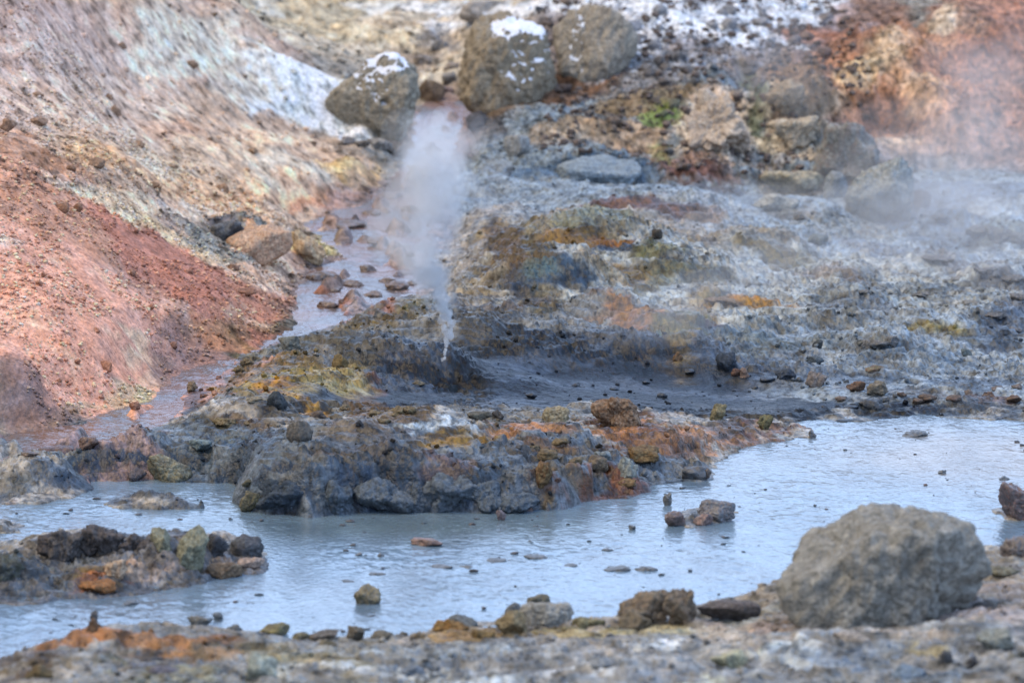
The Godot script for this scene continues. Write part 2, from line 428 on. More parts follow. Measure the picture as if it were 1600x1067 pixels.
# ---------------------------------------------------------------- colours of the ground, as patches of mineral, mud, clay, moss, snow, painted haze and sheen: [px, py, half width px, half height px, turn degrees, red, green, blue as seen, share]
const PATCHES := [
	# back slopes, widest first
	[100, 150, 420, 230, 0, 191, 158, 141, 1.0], [330, 250, 260, 120, 10, 203, 171, 146, .9], [620, 40, 380, 90, 0, 198, 182, 162, 1.0], [900, 180, 300, 110, 0, 133, 112, 92, 1.0], [1130, 70, 330, 90, 10, 138, 128, 128, .9], [1420, 130, 270, 150, 0, 171, 128, 105, 1.0], [1560, 90, 130, 160, 0, 169, 124, 102, .9],
	[1450, 380, 330, 110, 0, 143, 152, 160, 1.0], [1000, 280, 330, 45, 0, 127, 136, 144, 1.0], [960, 370, 300, 80, 0, 124, 114, 98, 1.0], [1200, 470, 420, 80, 0, 152, 154, 152, 1.0], [1450, 560, 330, 90, 0, 127, 134, 141, 1.0], [900, 500, 230, 45, 0, 111, 112, 113, 1.0],  # the first, grey-blue patch puts bluish haze into the ground colour
	[560, 560, 330, 90, 0, 107, 105, 102, 1.0], [850, 600, 420, 60, 0, 67, 74, 86, 1.0], [700, 720, 450, 90, 0, 91, 98, 107, 1.0], [250, 700, 260, 50, 0, 88, 96, 104, 1.0], [200, 880, 330, 60, 0, 88, 87, 90, 1.0], [800, 1040, 1000, 60, 0, 130, 130, 130, 1.0],
	# red hillside
	[120, 480, 330, 170, 25, 230, 168, 143, 1.0], [60, 300, 170, 70, 25, 206, 151, 125, 0.9], [300, 430, 170, 60, 28, 191, 128, 108, 0.9], [400, 470, 60, 35, 0, 194, 135, 110, 0.8], [40, 520, 100, 80, 20, 244, 178, 152, 0.8], [150, 570, 110, 60, 20, 234, 168, 141, 0.8], [30, 230, 70, 30, 20, 169, 127, 103, 0.7], [90, 250, 60, 16, 20, 174, 129, 102, 0.6],
	[250, 360, 130, 16, 27, 241, 206, 165, 0.63], [180, 310, 70, 22, 15, 241, 212, 178, 0.56], [150, 235, 60, 18, 8, 242, 186, 137, 0.49], [250, 265, 60, 16, 18, 239, 222, 197, 0.56], [110, 290, 40, 14, 15, 239, 220, 195, 0.42], [300, 300, 80, 20, 8, 244, 190, 146, 0.49], [310, 335, 45, 12, 0, 232, 213, 194, 0.56], [440, 250, 70, 26, 0, 224, 211, 192, 0.56], [400, 210, 80, 14, 0, 252, 211, 179, 0.6], [190, 30, 140, 50, 20, 238, 193, 155, 0.49], [300, 60, 60, 60, 30, 240, 205, 173, 0.49], [310, 110, 40, 20, 30, 227, 179, 159, 0.6],
	[250, 200, 80, 16, 10, 223, 167, 135, 0.42], [240, 170, 50, 18, 0, 239, 218, 193, 0.49], [45, 38, 32, 9, 15, 238, 226, 213, 0.63], [10, 382, 14, 5, 0, 238, 226, 213, 0.56], [400, 88, 34, 16, 0, 255, 255, 255, 0.9], [430, 98, 44, 22, 0, 255, 255, 255, 0.97], [455, 118, 48, 24, 0, 255, 255, 255, 0.97], [480, 142, 54, 24, 0, 255, 255, 255, 0.97], [500, 165, 54, 22, 0, 255, 255, 255, 0.97], [480, 185, 54, 15, 0, 255, 255, 255, 0.95], [530, 190, 40, 18, 0, 255, 255, 255, 0.95], [440, 140, 40, 24, 0, 255, 255, 255, 0.9], [545, 212, 30, 8, 0, 255, 255, 255, 0.8], [420, 170, 40, 14, 0, 255, 255, 255, 0.7], [470, 140, 22, 8, 15, 215, 238, 255, 0.7], [460, 165, 24, 6, 20, 220, 247, 255, 0.6], [500, 195, 40, 10, 15, 244, 255, 255, 0.7], [455, 112, 20, 6, 20, 228, 247, 255, 0.6], [520, 205, 50, 10, 10, 255, 255, 255, 0.7],
	[555, 275, 42, 24, 20, 230, 202, 144, 0.85], [525, 260, 26, 16, 0, 235, 200, 140, 0.42], [570, 265, 20, 14, 0, 243, 200, 136, 0.49], [520, 310, 46, 14, 0, 211, 159, 126, 0.8], [420, 300, 60, 14, 0, 253, 199, 160, 0.6], [380, 330, 40, 10, 0, 244, 190, 150, 0.5], [470, 320, 40, 20, 0, 231, 151, 111, 0.5],
	[400, 378, 46, 20, 0, 255, 183, 136, 0.95], [440, 400, 40, 14, 0, 229, 207, 172, 0.49], [475, 392, 50, 16, 10, 215, 195, 146, 0.8], [500, 385, 30, 12, 0, 222, 205, 148, 0.7], [352, 360, 30, 12, 0, 100, 99, 107, 0.8], [420, 435, 60, 12, 0, 234, 191, 164, 0.7], [470, 440, 26, 14, 0, 223, 185, 153, 0.56], [330, 405, 40, 10, 20, 240, 206, 171, 0.56],
	[235, 565, 26, 14, 0, 237, 195, 160, 0.59], [215, 545, 26, 12, 0, 241, 216, 181, 0.56], [258, 595, 24, 14, 0, 234, 197, 164, 0.56], [200, 625, 40, 12, 0, 197, 184, 150, 0.56], [232, 618, 18, 10, 0, 186, 189, 147, 0.56], [110, 645, 60, 10, -10, 201, 178, 147, 0.49], [50, 655, 60, 14, -5, 186, 146, 113, 0.7], [20, 670, 40, 8, 0, 186, 168, 143, 0.42], [330, 530, 50, 24, 0, 205, 146, 110, 0.7], [290, 530, 30, 18, 0, 220, 165, 128, 0.6], [420, 505, 34, 14, 0, 182, 144, 113, 0.7], [390, 525, 40, 12, 0, 162, 124, 96, 0.6], [270, 490, 40, 18, 20, 210, 176, 162, 0.6], [400, 500, 40, 12, 0, 219, 190, 166, 0.5], [150, 640, 40, 8, 0, 224, 186, 156, 0.42],
	[330, 40, 120, 50, 0, 216, 187, 160, 0.49], [230, 110, 100, 40, 0, 204, 165, 140, 0.42], [90, 60, 120, 50, 0, 215, 178, 159, 0.5],
	[110, 120, 180, 90, 0, 228, 195, 175, .6], [60, 30, 90, 40, 0, 218, 180, 163, .5], [190, 190, 110, 40, 0, 226, 191, 167, .5], [290, 60, 90, 45, 0, 238, 218, 196, .7], [470, 155, 105, 55, 0, 244, 237, 226, .55], [380, 130, 60, 40, 0, 236, 216, 194, .6], [330, 250, 110, 40, 0, 226, 193, 162, .45],
	# stream bed
	[600, 350, 100, 70, 0, 140, 120, 120, .7], [560, 450, 110, 50, 0, 139, 118, 114, .8], [545, 485, 70, 20, 0, 164, 112, 90, .8], [330, 590, 90, 30, 0, 141, 116, 112, .8], [120, 690, 140, 30, 0, 142, 113, 106, .8], [700, 200, 50, 50, 0, 142, 118, 116, .8],
	# back middle
	[480, 40, 130, 30, 0, 204, 184, 152, .7], [560, 50, 90, 14, 0, 207, 190, 162, .7], [420, 20, 60, 14, 0, 201, 196, 188, .7], [600, 15, 60, 12, 0, 216, 216, 216, .7], [690, 15, 60, 12, 0, 220, 222, 228, .9], [640, 100, 40, 14, 0, 143, 128, 120, .6], [690, 70, 30, 14, 0, 111, 108, 112, .7], [870, 10, 140, 12, 0, 226, 228, 238, .9], [700, 45, 40, 10, 0, 216, 218, 226, .8],
	[890, 135, 90, 26, -10, 115, 86, 67, .9], [800, 170, 60, 14, -20, 109, 89, 73, .8], [760, 195, 26, 14, 0, 76, 74, 76, .8], [1010, 60, 60, 40, -20, 214, 218, 230, .75], [1090, 30, 130, 34, 8, 223, 226, 236, .95], [1220, 20, 120, 24, 0, 217, 220, 230, .9], [1300, 45, 60, 12, 10, 207, 211, 222, .7], [1060, 100, 110, 24, -15, 152, 151, 156, .6], [1010, 130, 90, 16, -15, 124, 117, 115, .7], [1150, 90, 70, 20, -10, 162, 162, 170, .5], [1250, 70, 60, 9, 5, 216, 219, 228, .7], [960, 100, 40, 20, -20, 199, 202, 210, .6],
	[1000, 165, 110, 22, -15, 138, 115, 85, .8], [900, 200, 80, 24, -10, 156, 131, 101, .8], [990, 205, 90, 22, 0, 164, 138, 112, .8], [860, 215, 50, 16, 0, 168, 152, 136, .6], [1060, 160, 60, 20, -10, 111, 99, 80, .7], [1045, 187, 46, 16, 0, 122, 136, 74, .9], [1032, 242, 26, 10, 0, 139, 154, 85, .7], [1120, 195, 58, 50, 0, 203, 186, 168, .98], [1120, 160, 36, 18, 0, 199, 173, 152, .7], [1180, 150, 24, 30, 20, 110, 112, 86, .85], [1225, 150, 40, 22, 0, 199, 184, 162, .9], [1240, 190, 40, 24, 0, 196, 180, 160, .8], [1290, 150, 40, 30, 0, 189, 168, 144, .7], [1240, 110, 50, 24, -20, 125, 100, 76, .8], [1160, 100, 40, 16, -20, 118, 96, 79, .6], [1220, 225, 60, 14, 0, 197, 180, 157, .8], [1280, 200, 20, 26, 0, 125, 120, 111, .7], [1060, 255, 80, 9, 0, 148, 112, 95, .8], [1010, 245, 50, 9, 0, 155, 125, 100, .7],
	[1380, 80, 54, 34, -20, 203, 174, 144, .9], [1340, 110, 40, 20, 0, 201, 176, 144, .8], [1420, 120, 50, 20, 0, 191, 157, 128, .7], [1450, 60, 40, 20, 0, 189, 148, 121, .6], [1370, 190, 54, 26, 20, 113, 80, 63, .9], [1330, 165, 30, 18, 0, 127, 95, 75, .7], [1420, 195, 30, 18, 0, 128, 97, 79, .7], [1500, 25, 40, 18, 0, 200, 186, 168, .8], [1525, 45, 24, 14, 0, 196, 187, 169, .7], [1280, 60, 60, 16, 0, 154, 106, 82, .8], [1350, 40, 70, 12, -10, 141, 93, 71, .6], [1480, 190, 60, 40, 0, 180, 143, 121, .7], [1390, 225, 50, 16, 0, 201, 178, 155, .7], [1450, 240, 60, 12, 0, 184, 149, 128, .7], [1330, 230, 50, 12, 0, 160, 134, 115, .6], [1460, 130, 30, 30, 0, 192, 165, 140, .6], [1560, 30, 60, 40, 0, 160, 111, 88, .7], [1540, 160, 70, 60, 0, 176, 133, 112, .6], [1170, 250, 80, 9, 0, 165, 149, 134, .6],
	# middle right
	[900, 265, 110, 22, 0, 72, 92, 112, .9], [1090, 290, 60, 9, 0, 67, 52, 49, .7], [1090, 268, 70, 7, 0, 104, 60, 42, .8], [1180, 275, 60, 10, 0, 93, 93, 93, .6], [1260, 300, 70, 14, 0, 117, 105, 85, .7], [1250, 340, 50, 12, 0, 112, 105, 95, .7], [1340, 360, 60, 14, 0, 106, 101, 88, .6], [1500, 300, 120, 20, 0, 69, 88, 113, .7], [1560, 370, 60, 24, 0, 87, 100, 105, .6], [1450, 340, 80, 18, 0, 71, 85, 103, .7],
	[1000, 318, 110, 12, 0, 90, 56, 40, .9], [1080, 340, 60, 14, 0, 90, 64, 46, .7], [920, 332, 60, 12, -5, 119, 122, 110, .9], [960, 345, 60, 8, 0, 110, 112, 105, .6], [790, 345, 60, 10, -20, 117, 96, 55, .7], [870, 350, 60, 10, 0, 106, 98, 70, .5], [900, 372, 120, 14, 0, 100, 70, 5, .85], [930, 358, 40, 8, 0, 80, 63, 27, .7], [960, 380, 50, 8, 0, 121, 73, 0, .8], [820, 385, 60, 16, 0, 77, 65, 37, .8], [780, 370, 40, 20, 0, 86, 65, 43, .6], [850, 400, 60, 7, 0, 95, 66, 14, .6],
	[985, 400, 80, 6, 0, 31, 44, 64, .95], [1020, 375, 30, 7, 0, 51, 41, 31, .7], [860, 432, 78, 26, -8, 52, 68, 83, .95], [840, 418, 40, 12, -15, 77, 102, 108, .8], [800, 455, 30, 16, 0, 43, 47, 59, .8], [890, 445, 40, 12, 0, 43, 56, 72, .8], [810, 480, 60, 10, 0, 85, 70, 62, .6], [1070, 418, 90, 20, 0, 80, 79, 64, .9], [1050, 385, 60, 8, 0, 103, 100, 51, .7], [1190, 388, 44, 12, 10, 104, 82, 15, .85], [1250, 400, 50, 10, 10, 107, 89, 30, .8], [1230, 408, 40, 8, 10, 80, 73, 22, .7], [1180, 480, 95, 9, -3, 152, 105, 0, .95], [1120, 470, 34, 7, 0, 48, 47, 33, .9], [1080, 480, 40, 10, 0, 129, 103, 42, .6], [970, 430, 50, 14, 15, 119, 91, 28, .7], [1000, 455, 60, 14, 0, 104, 99, 70, .6],
	[940, 490, 46, 14, 0, 123, 101, 85, .85], [990, 485, 40, 10, 0, 134, 86, 7, .85], [980, 505, 40, 8, 0, 115, 65, 13, .7], [1030, 518, 50, 12, 0, 128, 82, 24, .8], [1080, 505, 40, 10, 0, 116, 77, 28, .8], [1060, 525, 40, 8, 0, 66, 84, 55, .6], [1100, 510, 22, 9, 0, 127, 63, 46, .7], [1150, 520, 80, 16, 0, 83, 102, 119, .9], [1240, 505, 90, 16, 0, 100, 103, 103, .7], [1330, 450, 70, 22, 0, 104, 105, 104, .7], [1300, 420, 60, 16, 0, 118, 101, 92, .6], [1380, 395, 80, 12, 0, 99, 102, 111, .7], [1460, 512, 54, 12, 5, 115, 101, 37, .85], [1375, 530, 40, 10, 0, 80, 71, 48, .7], [1480, 460, 60, 12, 0, 89, 93, 98, .6], [1560, 440, 60, 14, 0, 65, 67, 74, .8], [1500, 420, 60, 10, 0, 91, 80, 73, .6], [1470, 410, 40, 6, 0, 64, 52, 41, .7], [1580, 480, 50, 14, 0, 63, 70, 86, .7], [1340, 480, 60, 10, 0, 82, 88, 98, .6], [1230, 540, 80, 9, 0, 86, 89, 83, .6], [1420, 560, 80, 14, 0, 73, 87, 102, .6], [1540, 530, 60, 10, 0, 73, 86, 101, .5], [1520, 600, 90, 10, 0, 57, 70, 88, .7], [1340, 590, 90, 12, 0, 65, 77, 95, .6], [1550, 628, 60, 8, 0, 79, 50, 37, .7], [1440, 622, 60, 7, 0, 62, 52, 46, .6], [1340, 610, 50, 6, 0, 74, 48, 26, .6], [1180, 545, 60, 8, 0, 91, 98, 99, .5],
	# dark mud basin and vent; the long lighter patch left of centre paints wet sheen
	[900, 545, 200, 14, 4, 18, 25, 35, .9], [1000, 555, 90, 8, 4, 18, 18, 23, .6], [820, 525, 100, 16, 0, 16, 22, 32, .8], [760, 500, 60, 12, 0, 33, 31, 28, .7], [730, 480, 40, 9, 0, 41, 26, 18, .6], [640, 575, 80, 12, 0, 21, 16, 15, .9], [700, 590, 50, 8, 0, 16, 19, 25, .8], [790, 585, 60, 7, 0, 18, 19, 23, .8], [560, 575, 40, 10, 0, 26, 29, 35, .6], [600, 622, 130, 10, -2, 28, 35, 43, .8], [420, 640, 120, 8, -4, 24, 29, 38, .8], [760, 612, 100, 7, 0, 22, 29, 38, .7], [900, 590, 120, 10, 3, 18, 23, 33, .8], [1080, 600, 120, 14, 4, 16, 23, 33, .8], [1150, 640, 180, 12, 2, 14, 19, 27, .9], [1350, 645, 110, 8, 2, 16, 21, 30, .9], [880, 622, 90, 7, 0, 17, 18, 25, .8], [1500, 645, 120, 8, 0, 19, 24, 35, .8],
	# terrace left of the vent
	[620, 488, 70, 12, -5, 86, 68, 13, .8], [560, 500, 60, 10, -8, 95, 79, 31, .7], [660, 470, 40, 7, 0, 95, 84, 41, .7], [500, 530, 80, 12, -5, 70, 68, 60, .7], [450, 545, 40, 12, 0, 72, 71, 62, .7], [580, 530, 70, 12, 0, 70, 65, 57, .6], [620, 550, 60, 8, 0, 53, 46, 43, .7], [450, 575, 50, 8, -5, 103, 82, 20, .8], [440, 597, 60, 10, -3, 128, 77, 0, .9], [410, 610, 40, 8, 0, 118, 61, 0, .7], [500, 592, 46, 10, 0, 109, 89, 40, .8], [540, 600, 46, 9, 0, 84, 81, 68, .8], [535, 610, 20, 7, 0, 69, 88, 45, .7], [380, 590, 30, 12, -20, 92, 81, 43, .7], [330, 620, 40, 14, -30, 71, 67, 59, .6], [300, 630, 20, 16, 0, 29, 38, 50, .8], [320, 660, 50, 8, 0, 72, 59, 22, .7], [380, 665, 40, 6, 0, 90, 60, 6, .6], [600, 645, 60, 7, 0, 79, 53, 9, .8], [560, 660, 50, 7, 0, 81, 61, 32, .6], [470, 650, 50, 6, 0, 42, 39, 35, .6], [570, 605, 30, 7, 0, 98, 51, 13, .6],
	[430, 598, 135, 15, 0, 157, 116, 46, .9], [480, 580, 100, 9, 0, 144, 123, 69, .75], [400, 612, 60, 8, 0, 145, 89, 36, .7], [540, 600, 40, 7, 0, 145, 138, 116, .7], [450, 592, 40, 6, 0, 175, 119, 23, .8],
	# front of the bank
	[690, 660, 60, 7, 0, 83, 94, 104, .9], [640, 665, 40, 6, 0, 71, 81, 90, .7], [740, 683, 60, 12, 0, 100, 65, 0, .9], [680, 688, 50, 8, 0, 84, 62, 5, .6], [520, 690, 70, 14, -8, 77, 75, 73, .85], [580, 705, 60, 10, 0, 83, 70, 62, .7], [500, 725, 60, 14, -15, 81, 73, 57, .6], [440, 745, 50, 20, 0, 34, 46, 62, .8], [560, 745, 60, 14, 0, 41, 56, 75, .8], [660, 755, 60, 14, 0, 40, 58, 78, .7], [700, 720, 50, 8, 0, 92, 67, 60, .7], [760, 735, 50, 14, 0, 34, 48, 63, .7], [690, 770, 40, 10, 0, 19, 28, 44, .7], [620, 715, 40, 8, 0, 31, 44, 58, .7], [850, 710, 50, 8, 0, 55, 45, 35, .6], [800, 770, 40, 10, 0, 31, 44, 58, .6],
	[900, 665, 120, 10, 0, 95, 58, 23, .9], [1000, 680, 110, 12, 3, 102, 60, 26, .9], [1100, 685, 80, 9, 0, 91, 65, 44, .85], [1200, 675, 80, 5, 0, 97, 65, 49, .8], [840, 690, 60, 9, 0, 87, 58, 23, .8], [960, 700, 60, 8, 0, 76, 60, 34, .7], [1060, 700, 50, 6, 0, 75, 71, 69, .7], [880, 720, 50, 8, 0, 60, 58, 56, .7], [1000, 725, 40, 9, 0, 75, 49, 13, .8], [900, 745, 50, 8, 0, 84, 64, 31, .8], [970, 760, 50, 7, 0, 90, 46, 14, .8], [860, 785, 40, 4, 0, 111, 72, 50, .85], [950, 775, 60, 4, 0, 100, 54, 23, .7], [850, 750, 20, 14, 0, 71, 45, 19, .8], [1060, 735, 50, 9, 0, 69, 65, 60, .6], [1130, 665, 40, 6, 0, 81, 48, 21, .7], [1140, 700, 40, 5, 0, 64, 61, 33, .6], [1020, 660, 50, 5, 0, 104, 70, 36, .7], [800, 662, 50, 7, 0, 78, 61, 27, .7],
	[950, 672, 180, 12, 0, 144, 99, 61, .9], [1080, 690, 120, 9, 0, 145, 107, 80, .8], [745, 684, 78, 12, 0, 125, 97, 42, .9], [880, 662, 60, 6, 0, 164, 132, 84, .7], [1010, 700, 70, 6, 0, 119, 78, 45, .7], [690, 662, 60, 6, 0, 180, 187, 193, .85],
	[180, 705, 70, 14, -8, 41, 57, 74, .9], [60, 735, 70, 12, -5, 67, 76, 87, .85], [100, 755, 50, 12, 0, 42, 53, 68, .8], [110, 730, 30, 10, 0, 31, 38, 47, .6], [330, 705, 80, 14, 0, 43, 56, 72, .8], [300, 735, 60, 9, 0, 37, 50, 61, .8], [20, 770, 40, 10, 0, 48, 61, 73, .6], [20, 790, 30, 5, 0, 97, 58, 21, .5], [400, 690, 40, 10, 0, 55, 63, 75, .6], [350, 690, 40, 8, 0, 63, 68, 65, .6],
	# islets
	[130, 855, 110, 16, 0, 73, 66, 64, .9], [240, 790, 80, 12, 0, 69, 73, 81, .95], [150, 918, 46, 11, 0, 149, 91, 50, .95], [140, 905, 30, 8, 0, 128, 103, 57, .7], [190, 893, 34, 13, 0, 167, 145, 127, .9], [260, 903, 46, 10, 0, 154, 133, 120, .7], [120, 890, 40, 9, 0, 112, 118, 125, .7], [70, 925, 60, 9, 0, 72, 81, 90, .7], [330, 888, 50, 8, 0, 144, 126, 109, .6], [380, 878, 26, 7, 0, 154, 133, 119, .7], [300, 908, 70, 7, 0, 100, 106, 113, .7], [30, 890, 40, 10, 0, 75, 81, 64, .5], [350, 895, 36, 6, 0, 106, 81, 50, .7], [1110, 808, 40, 8, 0, 98, 102, 109, .8], [1060, 818, 30, 6, 0, 112, 72, 63, .7], [20, 825, 30, 9, 0, 69, 72, 77, .8], [1590, 800, 40, 12, 0, 86, 62, 56, .6],
	# near bank
	[210, 990, 170, 9, 0, 140, 97, 62, .95], [300, 1002, 100, 8, 0, 150, 108, 71, .8], [70, 1005, 80, 9, -15, 97, 76, 55, .9], [130, 1020, 120, 9, 0, 100, 89, 82, .9], [350, 1020, 80, 9, 0, 133, 104, 74, .8], [60, 1050, 90, 10, 0, 104, 91, 69, .8], [240, 1025, 80, 8, 0, 109, 99, 94, .8], [200, 1050, 100, 9, 0, 99, 97, 103, .8], [400, 1010, 70, 8, 0, 100, 92, 75, .8], [480, 1030, 90, 9, 0, 132, 121, 90, .7], [420, 1055, 60, 9, 0, 164, 164, 157, .8], [250, 1062, 90, 6, 0, 125, 120, 94, .7], [560, 1012, 80, 7, 0, 125, 120, 111, .7], [720, 998, 70, 8, 0, 138, 111, 70, .9], [800, 985, 90, 8, 0, 122, 102, 70, .85], [900, 990, 80, 6, 0, 145, 130, 90, .8], [680, 1020, 130, 10, 0, 155, 158, 159, .8], [800, 1035, 70, 8, 0, 128, 133, 140, .7], [640, 1050, 60, 7, 0, 104, 114, 126, .6], [560, 1060, 90, 7, 0, 181, 184, 187, .8], [960, 1020, 120, 10, 0, 159, 156, 153, .7], [1040, 990, 90, 8, 0, 170, 160, 126, .75], [1000, 1040, 60, 8, 0, 130, 131, 134, .7], [1050, 1060, 60, 6, 0, 196, 197, 182, .85], [900, 1058, 90, 6, 0, 194, 196, 199, .8], [1040, 1012, 30, 5, 0, 205, 208, 211, .9], [1190, 1030, 60, 8, 0, 199, 199, 190, .85], [1250, 1045, 90, 9, 0, 181, 186, 190, .8], [1150, 1000, 80, 9, 0, 164, 154, 143, .8], [1350, 1000, 140, 12, 0, 159, 150, 141, .8], [1330, 1040, 80, 7, -5, 117, 130, 146, .7], [1450, 1000, 80, 9, 0, 136, 137, 141, .7], [1440, 1012, 40, 6, 0, 157, 146, 108, .7], [1540, 960, 90, 24, 0, 167, 155, 151, .85], [1550, 920, 60, 10, 0, 137, 126, 122, .7], [1580, 1000, 60, 14, 0, 154, 151, 148, .7], [1590, 1020, 40, 12, 0, 120, 123, 116, .6], [1480, 1055, 100, 8, 0, 126, 138, 150, .6], [1180, 960, 50, 10, -20, 149, 149, 144, .8], [1240, 985, 60, 7, 0, 156, 137, 127, .7], [1110, 975, 40, 5, 0, 173, 155, 145, .7], [1580, 875, 60, 9, 0, 125, 120, 111, .6], [1590, 850, 40, 7, 0, 97, 79, 75, .7], [740, 1062, 100, 6, 0, 185, 190, 193, .7], [0, 1035, 60, 8, 0, 82, 68, 60, .7],
]

# how strongly the crust is broken up: [px, py, half width px, half height px, metres]
const ROUGH := [
	[120, 480, 360, 200, .010], [300, 150, 320, 150, .016], [600, 40, 300, 80, .03], [950, 180, 320, 120, .04], [1400, 120, 340, 160, .06], [1000, 360, 300, 70, .035], [1300, 440, 420, 90, .034], [1500, 380, 240, 60, .035],
	[850, 600, 420, 40, .008], [560, 545, 200, 60, .030], [640, 572, 90, 14, .05], [900, 545, 220, 14, .035], [600, 740, 280, 60, .042], [950, 710, 250, 50, .032], [200, 720, 220, 40, .036], [200, 880, 300, 50, .035], [1420, 560, 300, 40, .034], [1500, 610, 200, 20, .02], [1150, 625, 240, 18, .005], [600, 622, 140, 9, .006], [800, 1040, 900, 50, .022], [300, 700, 100, 30, .025],
]

const NU_FULL := 640
const NV_FULL := 1480
const DN := 12.8
const DF := 38.0
const CK := 2
var CU: int
var CV: int
var NU: int
var NV: int
var field := PackedColorArray()

func half_width(d: float) -> float:
	return 0.1356 * clampf(d, 10.0, 45.0) + 0.8

func row_d(v: float) -> float:
	return 1.0 / (1.0 / DN - v * (1.0 / DN - 1.0 / DF))

func v_of(d: float) -> float:
	return (1.0 / DN - 1.0 / d) / (1.0 / DN - 1.0 / DF)

const ALBEDO := 1.2
func seen(hex: String) -> Color:
	return pigment(Color.html(hex))

func pigment(shown: Color) -> Color:
	var c := shown.srgb_to_linear()
	return Color(c.r * ALBEDO * 0.98, c.g * ALBEDO, c.b * ALBEDO * 0.97)

func spread(list: Array, rough: bool) -> void:
	for p in list:
		var c := hit(p[0], p[1])
		var turn := deg_to_rad(p[4]) if not rough else 0.0
		var ex := Vector2(cos(turn), sin(turn)) * float(p[2]) * 0.5
		var ey := Vector2(-sin(turn), cos(turn)) * float(p[3]) * 0.5
		var a := hit(p[0] + ex.x, p[1] + ex.y) - hit(p[0] - ex.x, p[1] - ex.y)
		var b := hit(p[0] + ey.x, p[1] - absf(ey.y)) - hit(p[0] - ey.x, p[1] + absf(ey.y))
		var ax := Vector2(a.x, a.z)
		var bx := Vector2(b.x, b.z)
		# keep the patch inside a sane size on the ground
		var least: float = float(p[2]) * m_per_px(c.z) * 0.5
		if ax.length() > p[2] * m_per_px(c.z) * 5.0:
			ax = ax.normalized() * p[2] * m_per_px(c.z) * 5.0
		bx = bx.limit_length(maxf(3.2, least))
		if bx.length() < 0.05:
			bx = Vector2(0, 0.05)
		var det := ax.x * bx.y - ax.y * bx.x
		if absf(det) < 1e-4:
			bx = Vector2(-ax.y, ax.x).normalized() * 0.1
			det = ax.x * bx.y - ax.y * bx.x
		var reach := Vector2(absf(ax.x) + absf(bx.x), absf(ax.y) + absf(bx.y)) * 1.35
		var v0 := clampi(int(v_of(maxf(c.z - reach.y, DN)) * (CV - 1)), 0, CV - 1)
		var v1 := clampi(int(v_of(minf(c.z + reach.y, DF)) * (CV - 1)) + 1, 0, CV - 1)
		var col := Color(p[4], 0, 0) if rough else pigment(Color8(p[5], p[6], p[7]))
		var share := 1.0 if rough else float(p[8])
		for iv in range(v0, v1 + 1):
			var d := row_d(iv / float(CV - 1))
			var hw := half_width(d)
			var u0 := clampi(int(((c.x - reach.x) / hw * 0.5 + 0.5) * (CU - 1)), 0, CU - 1)
			var u1 := clampi(int(((c.x + reach.x) / hw * 0.5 + 0.5) * (CU - 1)) + 1, 0, CU - 1)
			for iu in range(u0, u1 + 1):
				var x := (iu / float(CU - 1) * 2.0 - 1.0) * hw
				var rx := x - c.x
				var ry := d - c.z
				var s := (rx * bx.y - ry * bx.x) / det
				var t := (ax.x * ry - ax.y * rx) / det
				var q := s * s + t * t
				if q < 1.7:
					var k := share * (1.0 - smoothstep(0.75, 1.35, q))
					var o := iv * CU + iu
					if rough:
						field[o].a = lerpf(field[o].a, col.r, k)
					else:
						var f := field[o]
						field[o] = Color(lerpf(f.r, col.r, k), lerpf(f.g, col.g, k), lerpf(f.b, col.b, k), f.a)

func lay_colours() -> void:
	CU = NU / CK
	CV = NV / CK
	field.resize(CU * CV)
	var c := seen("8f8880")
	field.fill(Color(c.r, c.g, c.b, 0.02))
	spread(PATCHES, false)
	spread(ROUGH, true)

func field_at(x: float, d: float) -> Color:
	var fy := clampf(v_of(clampf(d, DN, DF)) * (CV - 1), 0.0, CV - 1.001)
	var fx := clampf((x / half_width(d) * 0.5 + 0.5) * (CU - 1), 0.0, CU - 1.001)
	var ix := int(fx)
	var iy := int(fy)
	fx -= ix; fy -= iy
	var o := iy * CU + ix
	return field[o].lerp(field[o + 1], fx).lerp(field[o + CU].lerp(field[o + CU + 1], fx), fy)

func fine_height(x: float, d: float, amp: float, h: float) -> float:
	var s := 1.0
	if d < 21.6:
		s = smoothstep(-0.02, 0.10, pool.at(x, d))
	if d > 16.0 and d < 33.5 and x < 1.0:
		s = minf(s, smoothstep(-0.01, 0.12, creek.at(x, d)))
	var l := lump.get_noise_2d(x * 0.45, d * 0.8)
	var c := crust.get_noise_2d(x * 0.6 + l * 0.1, d)
	var g := grit.get_noise_2d(x, d)
	var e := 0.0
	if amp > 0.015 and d < 29.0:
		# thin ledges of layered crust
		var t := h / 0.03 + 2.0 * l + 1.0 * c
		var f := t - floorf(t)
		e = 1.1 * (smoothstep(0.35, 0.65, f) - f) * 0.03 * smoothstep(0.015, 0.024, amp)
	return h + s * (e + amp * (1.5 * l + 1.0 * (absf(c) * 1.6 - 0.35)) + (0.14 * amp + 0.0012) * g)

